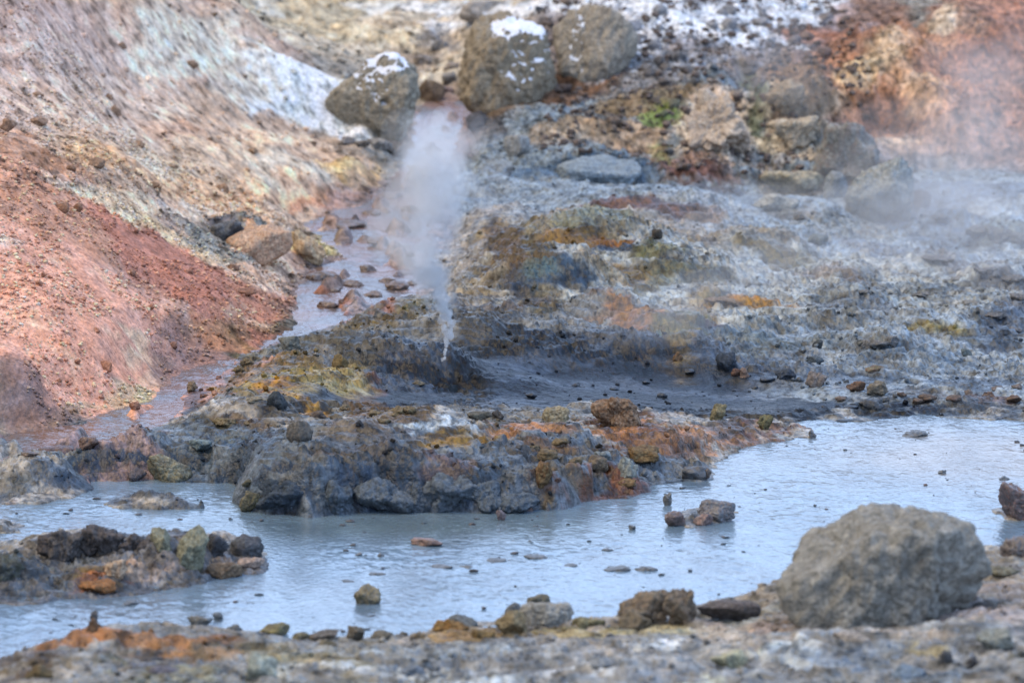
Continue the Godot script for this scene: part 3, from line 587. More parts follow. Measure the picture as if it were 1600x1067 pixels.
func ground_colour(x: float, h: float, d: float) -> Color:
	var slope := absf(base_at(x, d + 0.12) - base_at(x, d - 0.12)) / 0.24
	var flat := 1.0 / (1.0 + slope * 6.0)
	var wx := stain.get_noise_3d(x, h * 2.0, d) * 0.15
	var wd := stain.get_noise_3d(x + 31.0, h * 2.0, d - 17.0) * 0.55 * flat
	var f := field_at(x + wx, d + wd)
	var n1 := fleck.get_noise_3d(x, h, d * 0.8)
	var n3 := blotch.get_noise_3d(x, h, d * 0.6)
	var deep := lerpf(0.45, 1.0, smoothstep(0.011, 0.018, f.a))
	var k := 1.0 + deep * (0.75 * n1 + 0.6 * n3)
	if n1 < -0.25 and deep > 0.8:
		k *= maxf(0.35, 1.0 + (n1 + 0.25) * 2.4)
	k = clampf(k, 0.28, 1.8)
	var warm := 0.16 * stain.get_noise_3d(x * 3.0 + 5.0, h * 3.0, d * 3.0)
	return Color(minf(f.r * k * (1.0 + warm), 1.25), minf(f.g * k, 1.25), minf(f.b * k * (1.0 - warm), 1.27))

# ---------------------------------------------------------------- shared textures and materials
var tex := {}
func noise_tex(key: String, sd: int, freq: float, oct: int, lo: float, hi: float, size := 1024, kind := FastNoiseLite.TYPE_SIMPLEX_SMOOTH, gain := 0.55) -> ImageTexture:
	if tex.has(key):
		return tex[key]
	var n := FastNoiseLite.new()
	n.seed = sd
	n.noise_type = kind
	n.frequency = freq
	n.fractal_octaves = oct
	n.fractal_gain = gain
	var im := n.get_seamless_image(size, size)
	im.convert(Image.FORMAT_L8)
	var b := im.get_data()
	if lo > 0.0 or hi < 1.0:
		for i in b.size():
			b[i] = int(lerpf(lo, hi, b[i] / 255.0) * 255.0)
		im = Image.create_from_data(size, size, false, Image.FORMAT_L8, b)
	tex[key] = ImageTexture.create_from_image(im)
	return tex[key]

# mineral grain: blotches, crumbs and flecks, as a grey texture that repeats
func grain(key: String, sd: int, blot: float, speck: float, lo: float, contrast: float, mean: float) -> ImageTexture:
	if tex.has(key):
		return tex[key]
	var size := 1024
	var a := FastNoiseLite.new()
	noise_set(a, sd, blot, 4, FastNoiseLite.FRACTAL_FBM, 0.6)
	var c := FastNoiseLite.new()
	c.seed = sd + 1
	c.noise_type = FastNoiseLite.TYPE_CELLULAR
	c.cellular_return_type = FastNoiseLite.RETURN_CELL_VALUE
	c.frequency = speck
	c.domain_warp_enabled = true
	c.domain_warp_amplitude = 12.0
	c.domain_warp_frequency = 0.03
	var da := a.get_seamless_image(size, size).get_data()
	var dc := c.get_seamless_image(size, size).get_data()
	var out := PackedByteArray()
	out.resize(size * size)
	var curve := PackedByteArray()
	for i in 256:
		curve.append(int(Color(i / 255.0, 0, 0).linear_to_srgb().r * 255.0))
	for i in size * size:
		var v := mean + contrast * ((da[i] - 128) / 255.0) + contrast * 0.42 * ((dc[i] - 128) / 255.0)
		out[i] = curve[int(clampf(v, lo, 1.0) * 255.0)]
	tex[key] = ImageTexture.create_from_image(Image.create_from_data(size, size, false, Image.FORMAT_L8, out))
	return tex[key]

func earth(rough: float, bump: float, scale: float, called: String, spec := 0.4, contrast := 1.0) -> StandardMaterial3D:
	var m := StandardMaterial3D.new()
	m.resource_name = called
	m.vertex_color_use_as_albedo = true
	m.albedo_texture = grain("grain" + str(contrast), 5, 0.03, 0.07, 0.16, contrast, 0.7)
	m.detail_enabled = true
	m.detail_albedo = grain("coarse", 25, 0.025, 0.05, 0.5, 0.6, 0.84)
	m.detail_blend_mode = BaseMaterial3D.BLEND_MODE_MUL
	m.detail_uv_layer = BaseMaterial3D.DETAIL_UV_2
	m.uv2_triplanar = true
	m.uv2_world_triplanar = true
	m.uv2_scale = Vector3.ONE * scale * 0.37
	m.roughness = rough
	m.metallic_specular = spec
	m.uv1_triplanar = true
	m.uv1_world_triplanar = true
	m.uv1_scale = Vector3.ONE * scale
	m.heightmap_enabled = true
	m.heightmap_texture = noise_tex("relief", 9, 0.025, 6, 0.0, 1.0, 1024, FastNoiseLite.TYPE_SIMPLEX_SMOOTH, 0.62)
	m.heightmap_scale = bump
	return m

func put(o: Node3D, called: String, label := "", category := "", group := "", kind := "", parent: Node = self) -> Node3D:
	o.name = called
	if label: o.set_meta("label", label)
	if category: o.set_meta("category", category)
	if group: o.set_meta("group", group)
	if kind: o.set_meta("kind", kind)
	parent.add_child(o, true)
	return o

# ---------------------------------------------------------------- ground sheet
func centre_of_creek(d: float) -> float:
	var lo := 9.0
	var hi := -9.0
	var n := creek_poly.size()
	for i in n:
		var a := creek_poly[i]
		var b := creek_poly[(i + 1) % n]
		if (a.y - d) * (b.y - d) <= 0.0 and absf(a.y - b.y) > 1e-6:
			var x := lerpf(a.x, b.x, (d - a.y) / (b.y - a.y))
			lo = minf(lo, x); hi = maxf(hi, x)
	return (lo + hi) / 2.0 if lo < 8.0 else (0.5 if d > 25 else -9.0)

func build_ground() -> void:
	var ds := PackedFloat32Array()
	for d in [-260.0, -120.0, -50.0, -20.0, -6.0, 2.0, 7.0, 10.5, 12.0]:
		ds.append(d)
	var first_in := ds.size()
	for i in NV:
		ds.append(row_d(i / float(NV - 1)))
	for d in [38.4, 39.5, 42.0, 48.0, 60.0, 90.0, 160.0, 400.0]:
		ds.append(d)
	var off := [0.15, 0.5, 1.2, 3.0, 8.0, 20.0, 60.0, 160.0, 350.0]
	var side := off.size()
	var w := NU + 2 * side
	var n := ds.size()
	var pos := PackedVector3Array()
	var col := PackedColorArray()
	var hands: Array[Thread] = []
	for t in 4:
		var th := Thread.new()
		th.start(func():
			for r in range(t, n, 4):
				ground_row(r, ds, off, w))
		hands.append(th)
	for th in hands:
		th.wait_to_finish()
	for r in n:
		pos.append_array(row_pos[r])
		col.append_array(row_col[r])
	var nor := PackedVector3Array()
	nor.resize(w * n)
	for r in n:
		var r0 := maxi(r - 1, 0) * w
		var r1 := mini(r + 1, n - 1) * w
		for i in w:
			var a := pos[r * w + mini(i + 1, w - 1)] - pos[r * w + maxi(i - 1, 0)]
			var b := pos[r1 + i] - pos[r0 + i]
			nor[r * w + i] = a.cross(b).normalized()
	# four stretches of ground: near bank, hillside beyond the stream, back slope, mud flat; and the wet basin
	var stretch := PackedByteArray()
	stretch.resize(w * n)
	for r in n:
		var d := ds[r]
		var cx := centre_of_creek(d) if d > 15.5 and d < 33.0 else (-9.0 if d < 20 else -0.6)
		for i in w:
			var p := pos[r * w + i]
			var k := 3
			var wob := stain.get_noise_2d(p.x * 0.5, d * 0.5)
			if d < 15.9 + 0.55 * maxf(p.x - 1.3, 0.0) and not (p.x < -1.2 and d > 15.25):
				k = 0
			elif p.x < cx:
				k = 1
			elif d > 28.4 + wob * 0.5:
				k = 2
			elif d > 17.4 and d < 22.6 and mud.at(p.x, d) < 0.03:
				k = 4
			stretch[r * w + i] = k
	var mats := [earth(0.6, 1.6, 0.9, "bank", 0.4), earth(0.9, 1.6, 0.9, "red_clay", 0.2), earth(0.85, 2.5, 0.6, "slope", 0.25, 2.0), earth(0.4, 1.5, 0.8, "crust", 0.36, 2.0), earth(0.42, 1.4, 0.6, "wet_mud", 0.3, 2.0)]
	var names := ["shore", "hillside", "rocky_slope", "mud_terrace", "mud_basin"]
	var labels := ["pale crusted near shore of the milky pool", "red brown clay hillside above the small stream", "rust and cream back slope with scree and thin snow", "grey and ochre crusted mud terrace round the steam vent", "dark wet mud basin draining into the milky pool"]
	var hands2: Array[Thread] = []
	for k in 5:
		var th := Thread.new()
		th.start(stretch_arrays.bind(k, stretch, w, n, pos, nor, col))
		hands2.append(th)
	for k in 5:
		var arr: Array = hands2[k].wait_to_finish()
		var m := ArrayMesh.new()
		m.add_surface_from_arrays(Mesh.PRIMITIVE_TRIANGLES, arr)
		m.surface_set_material(0, mats[k])
		var o := MeshInstance3D.new()
		o.mesh = m
		put(o, names[k], labels[k], "ground", "", "structure")

func stretch_arrays(k: int, stretch: PackedByteArray, w: int, n: int, pos: PackedVector3Array, nor: PackedVector3Array, col: PackedColorArray) -> Array:
	var remap := PackedInt32Array()
	remap.resize(w * n)
	remap.fill(-1)
	var vp := PackedVector3Array()
	var vn := PackedVector3Array()
	var vc := PackedColorArray()
	var ids := PackedInt32Array()
	for r in n - 1:
		for i in w - 1:
			var a := r * w + i
			if stretch[a] != k:
				continue
			for o: int in [a, a + w, a + 1, a + 1, a + w, a + w + 1]:
				var id := remap[o]
				if id < 0:
					id = vp.size()
					remap[o] = id
					vp.append(pos[o]); vn.append(nor[o]); vc.append(col[o])
				ids.append(id)
	var arr := []
	arr.resize(Mesh.ARRAY_MAX)
	arr[Mesh.ARRAY_VERTEX] = vp
	arr[Mesh.ARRAY_NORMAL] = vn
	arr[Mesh.ARRAY_COLOR] = vc
	arr[Mesh.ARRAY_INDEX] = ids
	return arr

var row_pos := []
var row_col := []
func ground_row(r: int, ds: PackedFloat32Array, off: Array, w: int) -> void:
	var d := ds[r]
	var hw := half_width(d)
	var side := off.size()
	var p := PackedVector3Array()
	var c := PackedColorArray()
	p.resize(w)
	c.resize(w)
	for i in w:
		var x: float
		if i < side:
			x = -hw - off[side - 1 - i]
		elif i >= w - side:
			x = hw + off[i - (w - side)]
		else:
			x = ((i - side) / float(NU - 1) * 2.0 - 1.0) * hw
		var h := shape_at(x, d)
		var cd := clampf(d, DN, DF)
		var f := field_at(x, cd)
		h = fine_height(x, d, f.a, h)
		p[i] = Vector3(x, h, -d)
		c[i] = ground_colour(x, h, cd)
	row_mutex.lock()
	row_pos[r] = p
	row_col[r] = c
	row_mutex.unlock()
var row_mutex := Mutex.new()

# ---------------------------------------------------------------- water
var ripple := FastNoiseLite.new()
var ripple2 := FastNoiseLite.new()

func water_sheet(called: String, label: String, x0: float, x1: float, d0: float, d1: float, sx: float, sd: float, level: Callable, keep: Callable, colour: Callable, mat: Material, amp: float) -> void:
	var w := int((x1 - x0) / sx) + 1
	var n := int((d1 - d0) / sd) + 1
	var vp := PackedVector3Array()
	var vc := PackedColorArray()
	var vn := PackedVector3Array()
	var ids := PackedInt32Array()
	var remap := PackedInt32Array()
	remap.resize(w * n)
	remap.fill(-1)
	for r in n - 1:
		for i in w - 1:
			if not keep.call(x0 + (i + 0.5) * sx, d0 + (r + 0.5) * sd):
				continue
			var a := r * w + i
			for o in [a, a + w, a + 1, a + 1, a + w, a + w + 1]:
				var id := remap[o]
				if id < 0:
					id = vp.size()
					remap[o] = id
					var x: float = x0 + (o % w) * sx
					var d: float = d0 + (o / w) * sd
					var e := 0.012
					var l: float = level.call(d)
					var h := wave(x, d, amp)
					vp.append(Vector3(x, l + h, -d))
					var gx := (wave(x + e, d, amp) - h) / e
					var gd: float = (wave(x, d + e, amp) - h) / e + (level.call(d + 0.1) - l) / 0.1
					vn.append(Vector3(-gx, 1.0, gd).normalized())
					vc.append(colour.call(x, d))
				ids.append(id)
	var arr := []
	arr.resize(Mesh.ARRAY_MAX)
	arr[Mesh.ARRAY_VERTEX] = vp
	arr[Mesh.ARRAY_NORMAL] = vn
	arr[Mesh.ARRAY_COLOR] = vc
	arr[Mesh.ARRAY_INDEX] = ids
	var m := ArrayMesh.new()
	m.add_surface_from_arrays(Mesh.PRIMITIVE_TRIANGLES, arr)
	m.surface_set_material(0, mat)
	var o := MeshInstance3D.new()
	o.mesh = m
	put(o, called, label, "water", "", "structure")

func wave(x: float, d: float, amp: float) -> float:
	var calm := clampf(0.55 + 1.1 * stain.get_noise_2d(x * 0.6 - 3.0, d * 0.45), 0.12, 1.2)
	return amp * calm * (ripple.get_noise_2d(x, d) + 0.5 * ripple2.get_noise_2d(x, d))

func pool_colour(x: float, d: float) -> Color:
	var a := seen("566777")
	var b := seen("6d645c")
	# brown silt drifting by the far shore, and the dark bank's reflection painted into the water before it
	var n := stain.get_noise_2d(x * 0.5, d * 0.35)
	var silt := exp(-((x - 2.2) / 0.75) ** 2 - ((d - 19.0) / 0.75) ** 2)
	var k := clampf(silt * 1.1 + n * 0.25, 0.0, 0.8)
	var c := a.lerp(b, k)
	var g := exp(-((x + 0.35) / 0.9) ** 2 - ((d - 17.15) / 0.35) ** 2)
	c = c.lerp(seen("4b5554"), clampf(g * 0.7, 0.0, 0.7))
	var m := 1.0 + 0.5 * stain.get_noise_2d(x * 1.6, d * 0.7)
	return Color(c.r * m, c.g * m, c.b * m)

func creek_colour(x: float, d: float) -> Color:
	var n := stain.get_noise_2d(x * 1.6 + 9.0, d * 0.9)
	var c := seen("544b48").lerp(seen("6a4c3e"), clampf(n * 1.6 + 0.35, 0.0, 0.9))
	return c

func build_water() -> void:
	noise_set(ripple, 71, 7.0, 2)
	noise_set(ripple2, 72, 22.0, 2)
	var m := StandardMaterial3D.new()
	m.resource_name = "milky_water"
	m.vertex_color_use_as_albedo = true
	m.roughness = 0.16
	m.metallic_specular = 0.5
	m.uv1_triplanar = true
	m.uv1_world_triplanar = true
	m.uv1_scale = Vector3.ONE * 0.8
	m.heightmap_enabled = true
	m.heightmap_texture = noise_tex("ripples", 33, 0.03, 3, 0.0, 1.0)
	m.heightmap_scale = 0.2
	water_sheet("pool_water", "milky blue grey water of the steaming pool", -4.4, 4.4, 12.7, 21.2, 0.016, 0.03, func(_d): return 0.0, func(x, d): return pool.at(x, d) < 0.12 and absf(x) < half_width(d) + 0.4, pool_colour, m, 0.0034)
	var m2: StandardMaterial3D = m.duplicate()
	m2.resource_name = "stream_water"
	m2.roughness = 0.2
	m2.heightmap_scale = 0.5
	water_sheet("stream", "mauve shallow stream below the red hillside", -4.6, 1.0, 16.2, 33.0, 0.02, 0.035, creek_h, func(x, d): return creek.at(x, d) < 0.1, creek_colour, m2, 0.009)

# ---------------------------------------------------------------- rocks
var ico := {}
func icosphere(level: int) -> Array:
	if ico.has(level):
		return ico[level]
	var t := (1.0 + sqrt(5.0)) / 2.0
	var v: Array[Vector3] = [Vector3(-1, t, 0), Vector3(1, t, 0), Vector3(-1, -t, 0), Vector3(1, -t, 0), Vector3(0, -1, t), Vector3(0, 1, t), Vector3(0, -1, -t), Vector3(0, 1, -t), Vector3(t, 0, -1), Vector3(t, 0, 1), Vector3(-t, 0, -1), Vector3(-t, 0, 1)]
	for i in 12:
		v[i] = v[i].normalized()
	var f := PackedInt32Array([0, 11, 5, 0, 5, 1, 0, 1, 7, 0, 7, 10, 0, 10, 11, 1, 5, 9, 5, 11, 4, 11, 10, 2, 10, 7, 6, 7, 1, 8, 3, 9, 4, 3, 4, 2, 3, 2, 6, 3, 6, 8, 3, 8, 9, 4, 9, 5, 2, 4, 11, 6, 2, 10, 8, 6, 7, 9, 8, 1])
	for l in level:
		var mids := {}
		var g := PackedInt32Array()
		for k in range(0, f.size(), 3):
			var e := [f[k], f[k + 1], f[k + 2]]
			var q := []
			for s in 3:
				var a: int = e[s]
				var b: int = e[(s + 1) % 3]
				var key := mini(a, b) * 100000 + maxi(a, b)
				if not mids.has(key):
					mids[key] = v.size()
					v.append(((v[a] + v[b]) / 2.0).normalized())
				q.append(mids[key])
			g.append_array(PackedInt32Array([e[0], q[0], q[2], e[1], q[1], q[0], e[2], q[2], q[1], q[0], q[1], q[2]]))
		f = g
	ico[level] = [PackedVector3Array(v), f]
	return ico[level]

# a stone of size.x wide, size.y high, size.z deep, standing on its own origin: facets cut by planes, then pitted and lumpy
func stone_arrays(sd: int, size: Vector3, level: int, planes: int, rough: float, tints: Array, style := "", sharp := 16.0, shallow := 0.48, hole := Vector3.ZERO) -> Array:
	var r := RandomNumberGenerator.new()
	r.seed = sd
	var src: Array = icosphere(level)
	var dirs: PackedVector3Array = src[0]
	var cuts: Array[Vector4] = []
	for i in planes:
		var m := Vector3(r.randfn(), r.randfn() * 0.8, r.randfn()).normalized()
		cuts.append(Vector4(m.x, m.y, m.z, r.randf_range(shallow, 0.86)))
	if style == "flat":
		cuts.append(Vector4(r.randf_range(-.1, .1), 1, r.randf_range(-.1, .1), 0.55))
	if style == "wedge":
		cuts.append(Vector4(-0.66, 0.74, 0.12, 0.58))
		cuts.append(Vector4(0.08, 0.98, 0.1, 0.72))
		cuts.append(Vector4(0.95, 0.2, 0.2, 0.8))
	if style == "block":
		for m in [Vector3(1, .1, .1), Vector3(-1, .15, .1), Vector3(.1, 1, .2), Vector3(0, .1, 1), Vector3(-.1, .05, -1)]:
			var mm: Vector3 = (m + Vector3(r.randfn(), r.randfn(), r.randfn()) * 0.12).normalized()
			cuts.append(Vector4(mm.x, mm.y, mm.z, r.randf_range(0.6, 0.72)))
	var n := FastNoiseLite.new()
	noise_set(n, sd, 1.1, 4, FastNoiseLite.FRACTAL_FBM, 0.55)
	var n2 := FastNoiseLite.new()
	noise_set(n2, sd + 7, 4.5, 3, FastNoiseLite.FRACTAL_RIDGED, 0.5)
	var pts := PackedVector3Array()
	pts.resize(dirs.size())
	var lo := Vector3.ONE * 1e9
	var hi := -lo
	var real := size / size.x
	for i in dirs.size():
		var u := dirs[i]
		var w := u * real
		var sum := 1.0
		for c in cuts:
			var k := u.x * c.x + u.y * c.y + u.z * c.z
			if k > 0.05:
				sum += pow(k / c.w, sharp)
		var rad := pow(sum, -1.0 / sharp)
		if hole != Vector3.ZERO:
			rad *= 1.0 - 0.3 * (1.0 - smoothstep(0.05, 0.15, u.distance_to(hole.normalized())))
		if level >= 5:
			rad *= 1.0 - 0.10 * maxf(0.0, n2.get_noise_3dv(w * 0.42 + Vector3(5, 1, 3)) - 0.35)
		rad *= 1.0 + rough * (0.9 * n.get_noise_3dv(w) + 0.2 * (n2.get_noise_3dv(w)))
		var p := u * rad
		pts[i] = p
		lo = lo.min(p); hi = hi.max(p)
	var col := PackedColorArray()
	col.resize(pts.size())
	var cA: Color = tints[0]
	var cB: Color = tints[1]
	var cC: Color = tints[2] if tints.size() > 2 else cA
	for i in pts.size():
		var u := dirs[i] * real
		var q := (pts[i] - lo) / (hi - lo)
		pts[i] = Vector3((q.x - 0.5) * size.x, (q.y - 0.24) * size.y / 0.76, (q.z - 0.5) * size.z)
		var a := n.get_noise_3dv(u * 2.2 + Vector3(9, 2, 4))
		var b := n2.get_noise_3dv(u * 1.3 + Vector3(3, 8, 1))
		var g := n.get_noise_3dv(u * 7.0 + Vector3(1, 5, 7))
		var c := cA.lerp(cB, clampf(a * 1.6 + 0.45, 0.0, 1.0)).lerp(cC, clampf(b * 1.1 - 0.1, 0.0, 0.85) if tints.size() > 2 else 0.0)
		var k := 1.0 + (0.3 if level >= 5 else 0.5) * g
		col[i] = Color(c.r * k, c.g * k, c.b * k)
	var f: PackedInt32Array = src[1]
	var nor := PackedVector3Array()
	nor.resize(pts.size())
	for k in range(0, f.size(), 3):
		var a := pts[f[k]]
		var cr := (pts[f[k + 2]] - a).cross(pts[f[k + 1]] - a)
		nor[f[k]] += cr; nor[f[k + 1]] += cr; nor[f[k + 2]] += cr
	for i in nor.size():
		nor[i] = nor[i].normalized()
		if nor[i].dot(dirs[i]) < -0.2:
			nor[i] = -nor[i]
	var arr := []
	arr.resize(Mesh.ARRAY_MAX)
	arr[Mesh.ARRAY_VERTEX] = pts
	arr[Mesh.ARRAY_NORMAL] = nor
	arr[Mesh.ARRAY_COLOR] = col
	arr[Mesh.ARRAY_INDEX] = f
	return arr

func clockwise(arr: Array) -> Array:
	var v: PackedVector3Array = arr[Mesh.ARRAY_VERTEX]
	var n: PackedVector3Array = arr[Mesh.ARRAY_NORMAL]
	var f: PackedInt32Array = arr[Mesh.ARRAY_INDEX]
	var turned := 0
	for k in range(0, mini(f.size(), 300), 3):
		if (v[f[k + 1]] - v[f[k]]).cross(v[f[k + 2]] - v[f[k]]).dot(n[f[k]]) > 0.0:
			turned += 1
	if turned > mini(f.size(), 300) / 6:
		for k in range(0, f.size(), 3):
			var t := f[k + 1]; f[k + 1] = f[k + 2]; f[k + 2] = t
		arr[Mesh.ARRAY_INDEX] = f
	return arr

func mesh_of(arr: Array, mat: Material) -> ArrayMesh:
	var m := ArrayMesh.new()
	m.add_surface_from_arrays(Mesh.PRIMITIVE_TRIANGLES, clockwise(arr))
	m.surface_set_material(0, mat)
	return m

var stone_mat: StandardMaterial3D
var wet_mat: StandardMaterial3D
var snow_mat: StandardMaterial3D
var stone_count := 0

# a rock whose foot shows at photo pixel (px, py), w by h pixels large
func rock(called: String, label: String, category: String, px: float, py: float, wpx: float, hpx: float, hexes: Array, opt := {}) -> Node3D:
	stone_count += 1
	var g := hit(px, py)
	var k := m_per_px(g.z)
	var size := Vector3(wpx * k, hpx * k, wpx * k * opt.get("deep", 0.8))
	# the visible foot is the near edge: the middle lies half a depth behind
	var back: float = size.z * 0.32
	var x := g.x * (g.z + back) / g.z
	var d := g.z + back
	var y: float = g.y if opt.get("afloat", false) else lerpf(g.y, minf(shape_at(x, d), g.y + 0.35 * size.y), opt.get("rise", 0.1 if wpx > 90 else 0.4))
	y += opt.get("lift", 0.0) * k
	var soil := field_at(g.x, g.z)
	var tints := []
	for hx in hexes:
		tints.append(seen(hx).lerp(soil, 0.75 if called == "mud_lump" else 0.55 if called == "outcrop" else 0.3))
	var level: int = opt.get("level", 3 if wpx < 60 else 4)
	var arr := stone_arrays(opt.get("seed", 100 + stone_count * 17), size, level, opt.get("planes", 12), opt.get("rough", 0.3) * 1.35, tints, opt.get("style", ""), opt.get("sharp", 16.0), opt.get("shallow", 0.48), opt.get("hole", Vector3.ZERO))
	var o := MeshInstance3D.new()
	o.mesh = mesh_of(arr, wet_mat if opt.get("wet", false) else stone_mat)
	put(o, called, label, category, opt.get("group", ""))
	o.position = Vector3(x, y, -d)
	o.rotation = Vector3(0, opt.get("turn", 0.0), opt.get("tilt", 0.0))
	if opt.has("snow"):
		snow_on(o, arr, opt.snow, opt.get("seed", 100 + stone_count * 17))
	return o

# thin snow lying on the upper faces: [x share, z share, reach share] of the stone, with a ragged edge
func snow_on(o: MeshInstance3D, arr: Array, where: Array, sd: int) -> void:
	var v: PackedVector3Array = arr[Mesh.ARRAY_VERTEX]
	var n: PackedVector3Array = arr[Mesh.ARRAY_NORMAL]
	var f: PackedInt32Array = arr[Mesh.ARRAY_INDEX]
	var box := o.mesh.get_aabb()
	var c := box.get_center() + Vector3(where[0] * box.size.x, 0, where[1] * box.size.z)
	var ns := FastNoiseLite.new()
	noise_set(ns, sd + 3, 6.0, 3)
	var lie := PackedByteArray()
	lie.resize(v.size())
	var pts := PackedVector3Array()
	pts.resize(v.size())
	for i in v.size():
		var e := Vector2((v[i].x - c.x) / (box.size.x * where[2]), (v[i].z - c.z) / (box.size.z * where[3]))
		var q: float = 1.0 - e.length() + ns.get_noise_3dv(v[i]) * 0.5
		lie[i] = 1 if q > 0.0 and n[i].y > 0.35 else 0
		pts[i] = v[i] + n[i] * 0.004 + Vector3(0, 0.010 * clampf(q * 2.0, 0.0, 1.0), 0)
	var st := SurfaceTool.new()
	st.begin(Mesh.PRIMITIVE_TRIANGLES)
	var any := false
	for k in range(0, f.size(), 3):
		if lie[f[k]] + lie[f[k + 1]] + lie[f[k + 2]] == 3:
			any = true
			for s in 3:
				st.set_normal(n[f[k + s]])
				st.add_vertex(pts[f[k + s]])
	if not any:
		return
	st.index()
	var m := st.commit()
	m.surface_set_material(0, snow_mat)
	var s := MeshInstance3D.new()
	s.mesh = m
	put(s, "snow", "thin white snow lying on its top", "", "", "stuff", o)

func build_rocks() -> void:
	stone_mat = earth(0.85, 1.0, 1.5, "stone", 0.3)
	wet_mat = earth(0.45, 0.8, 1.5, "wet_stone", 0.45)
	snow_mat = StandardMaterial3D.new()
	snow_mat.resource_name = "snow"
	snow_mat.albedo_color = Color(0.83, 0.845, 0.875)
	snow_mat.roughness = 0.8
	snow_mat.albedo_texture = grain("coarse", 25, 0.025, 0.05, 0.5, 0.6, 0.84)
	snow_mat.uv1_triplanar = true
	snow_mat.uv1_scale = Vector3.ONE * 3.0
	# boulders
	rock("boulder", "large rounded grey boulder alone on the pale near shore", "boulder", 1378, 977, 348, 174, ["84827d", "706e68", "96938c"], {"level": 5, "style": "wedge", "planes": 10, "rough": 0.2, "deep": 0.75, "seed": 44, "sharp": 11.0, "shallow": 0.62})
	rock("boulder", "brown boulder with a dark hole and snow cap beside the white streak", "boulder", 582, 208, 150, 120, ["a09482", "857968", "b0a48f"], {"level": 5, "planes": 10, "rough": 0.17, "seed": 12, "sharp": 12.0, "shallow": 0.6, "hole": Vector3(0.14, 0.05, 1.0), "snow": [.1, .1, .25, .34]})
	rock("boulder", "tall brown boulder with broad snow patch touching another boulder", "boulder", 793, 161, 156, 138, ["a09482", "857968", "b0a48f"], {"level": 5, "planes": 9, "rough": 0.17, "seed": 23, "style": "block", "sharp": 12.0, "shallow": 0.6, "snow": [.16, .1, .3, .4]})
	rock("boulder", "brown boulder with only a trace of snow leaning beside snow patched boulder", "boulder", 930, 122, 134, 112, ["9d917e", "837765", "aea28c"], {"level": 5, "planes": 11, "rough": 0.17, "seed": 37, "sharp": 12.0, "shallow": 0.6, "snow": [-.2, .2, .1, .16]})
	rock("boulder", "low tan boulder half hidden behind tall snow patched boulder", "boulder", 752, 30, 70, 30, ["a08a6c", "7d6a52"], {"rough": 0.2})
	rock("rock", "squat brown rock wedged between brown boulders over the stream", "rock", 674, 158, 42, 34, ["7f6b56", "655340"], {"rough": 0.2})
	rock("outcrop", "pale cream crusted outcrop beside bright green moss", "outcrop", 1122, 238, 108, 96, ["cbb9a8", "b39d8a", "a5897a"], {"level": 5, "rough": 0.45, "planes": 7})
	rock("outcrop", "small cream lump of crust above dark mossy gully", "outcrop", 1228, 178, 66, 48, ["c8b8a2", "a8967e"], {"rough": 0.5, "level": 4, "planes": 6})
	rock("outcrop", "cream knobbly lump at the foot of rust slope behind grey boulders", "outcrop", 1240, 232, 80, 46, ["c4b29c", "9d8a76"], {"rough": 0.5, "level": 4, "planes": 6})
	rock("boulder", "upper grey boulder of the misty pair below rust slope", "boulder", 1322, 292, 104, 100, ["9a9a96", "7d7d7a", "8a6f62"], {"level": 4, "planes": 9, "rough": 0.3, "seed": 77})
	rock("boulder", "lower grey boulder of the misty pair with pale foot", "boulder", 1374, 345, 110, 98, ["a2a6a6", "868b8b", "b2a58e"], {"level": 4, "planes": 9, "rough": 0.3, "seed": 83})
	rock("rock", "orange stained rock wedged between the misty grey boulders", "rock", 1346, 262, 34, 20, ["b5703a", "96592d"], {"lift": 6})
	rock("rock", "small dark brown rock beside the lower misty grey boulder", "rock", 1440, 326, 32, 30, ["6f6460", "5a504c"])
	rock("rock", "pale tan slab left of misty grey boulders by the bluish flow", "rock", 1238, 302, 100, 34, ["b9ad98", "9d958a", "c8b998"], {"deep": 0.6, "style": "flat"})
	rock("rock", "low cream rock in front of pale tan slab", "rock", 1215, 330, 74, 26, ["b5aea0", "989389"], {"deep": 0.7})
	rock("rock", "grey upright stone touching the lower misty grey boulder", "rock", 1306, 312, 40, 44, ["8c8e90", "757779"])
	rock("outcrop", "bluish grey smooth outcrop rising from the grey mud flow", "outcrop", 935, 287, 140, 40, ["8f9ba6", "7b8792", "a5adb2"], {"deep": 0.7, "rough": 0.3, "level": 4})
	rock("rock", "pale angular rock at the foot of the scree", "rock", 808, 243, 42, 32, ["b3aea8", "918c88"], {"planes": 8, "rough": 0.2})
	rock("rock", "dark rock by the stream at the corner of tall snow patched boulder", "rock", 745, 200, 36, 26, ["4d4a4c", "3c3a3d"])
	for p in [[592, 233, 42, 16, "b5b0ae"], [610, 242, 46, 22, "6b5a4e"], [565, 230, 26, 10, "4f4a48"], [545, 226, 30, 12, "6d7076"]]:
		rock("rock", "small rock in the heap below the boulder with dark hole", "rock", p[0], p[1], p[2], p[3], [p[4], "6a625c"], {"group": "rocks heaped under the holed boulder"})
	for p in [[688, 80, 30, 18, "5f626a"], [672, 66, 36, 16, "6c6f78"], [705, 112, 26, 14, "6b5048"], [702, 130, 24, 16, "5c5f5a"], [660, 100, 30, 14, "8b8078"], [690, 146, 40, 10, "7d4f40"]]:
		rock("rock", "dark stone in the narrow upper stream between boulders", "rock", p[0], p[1], p[2], p[3], [p[4], "544c4a"], {"group": "stones in the upper stream", "wet": true})
	# red hillside
	rock("rock", "blue black jagged rock beside the orange mound", "rock", 356, 374, 56, 26, ["3f444e", "2f333b", "565a63"], {"planes": 9, "rough": 0.4})
	rock("outcrop", "smooth orange mound of clay beside the stream", "outcrop", 404, 408, 108, 52, ["c98d63", "b47750", "b8a184"], {"rough": 0.22, "planes": 6, "level": 4, "seed": 59})
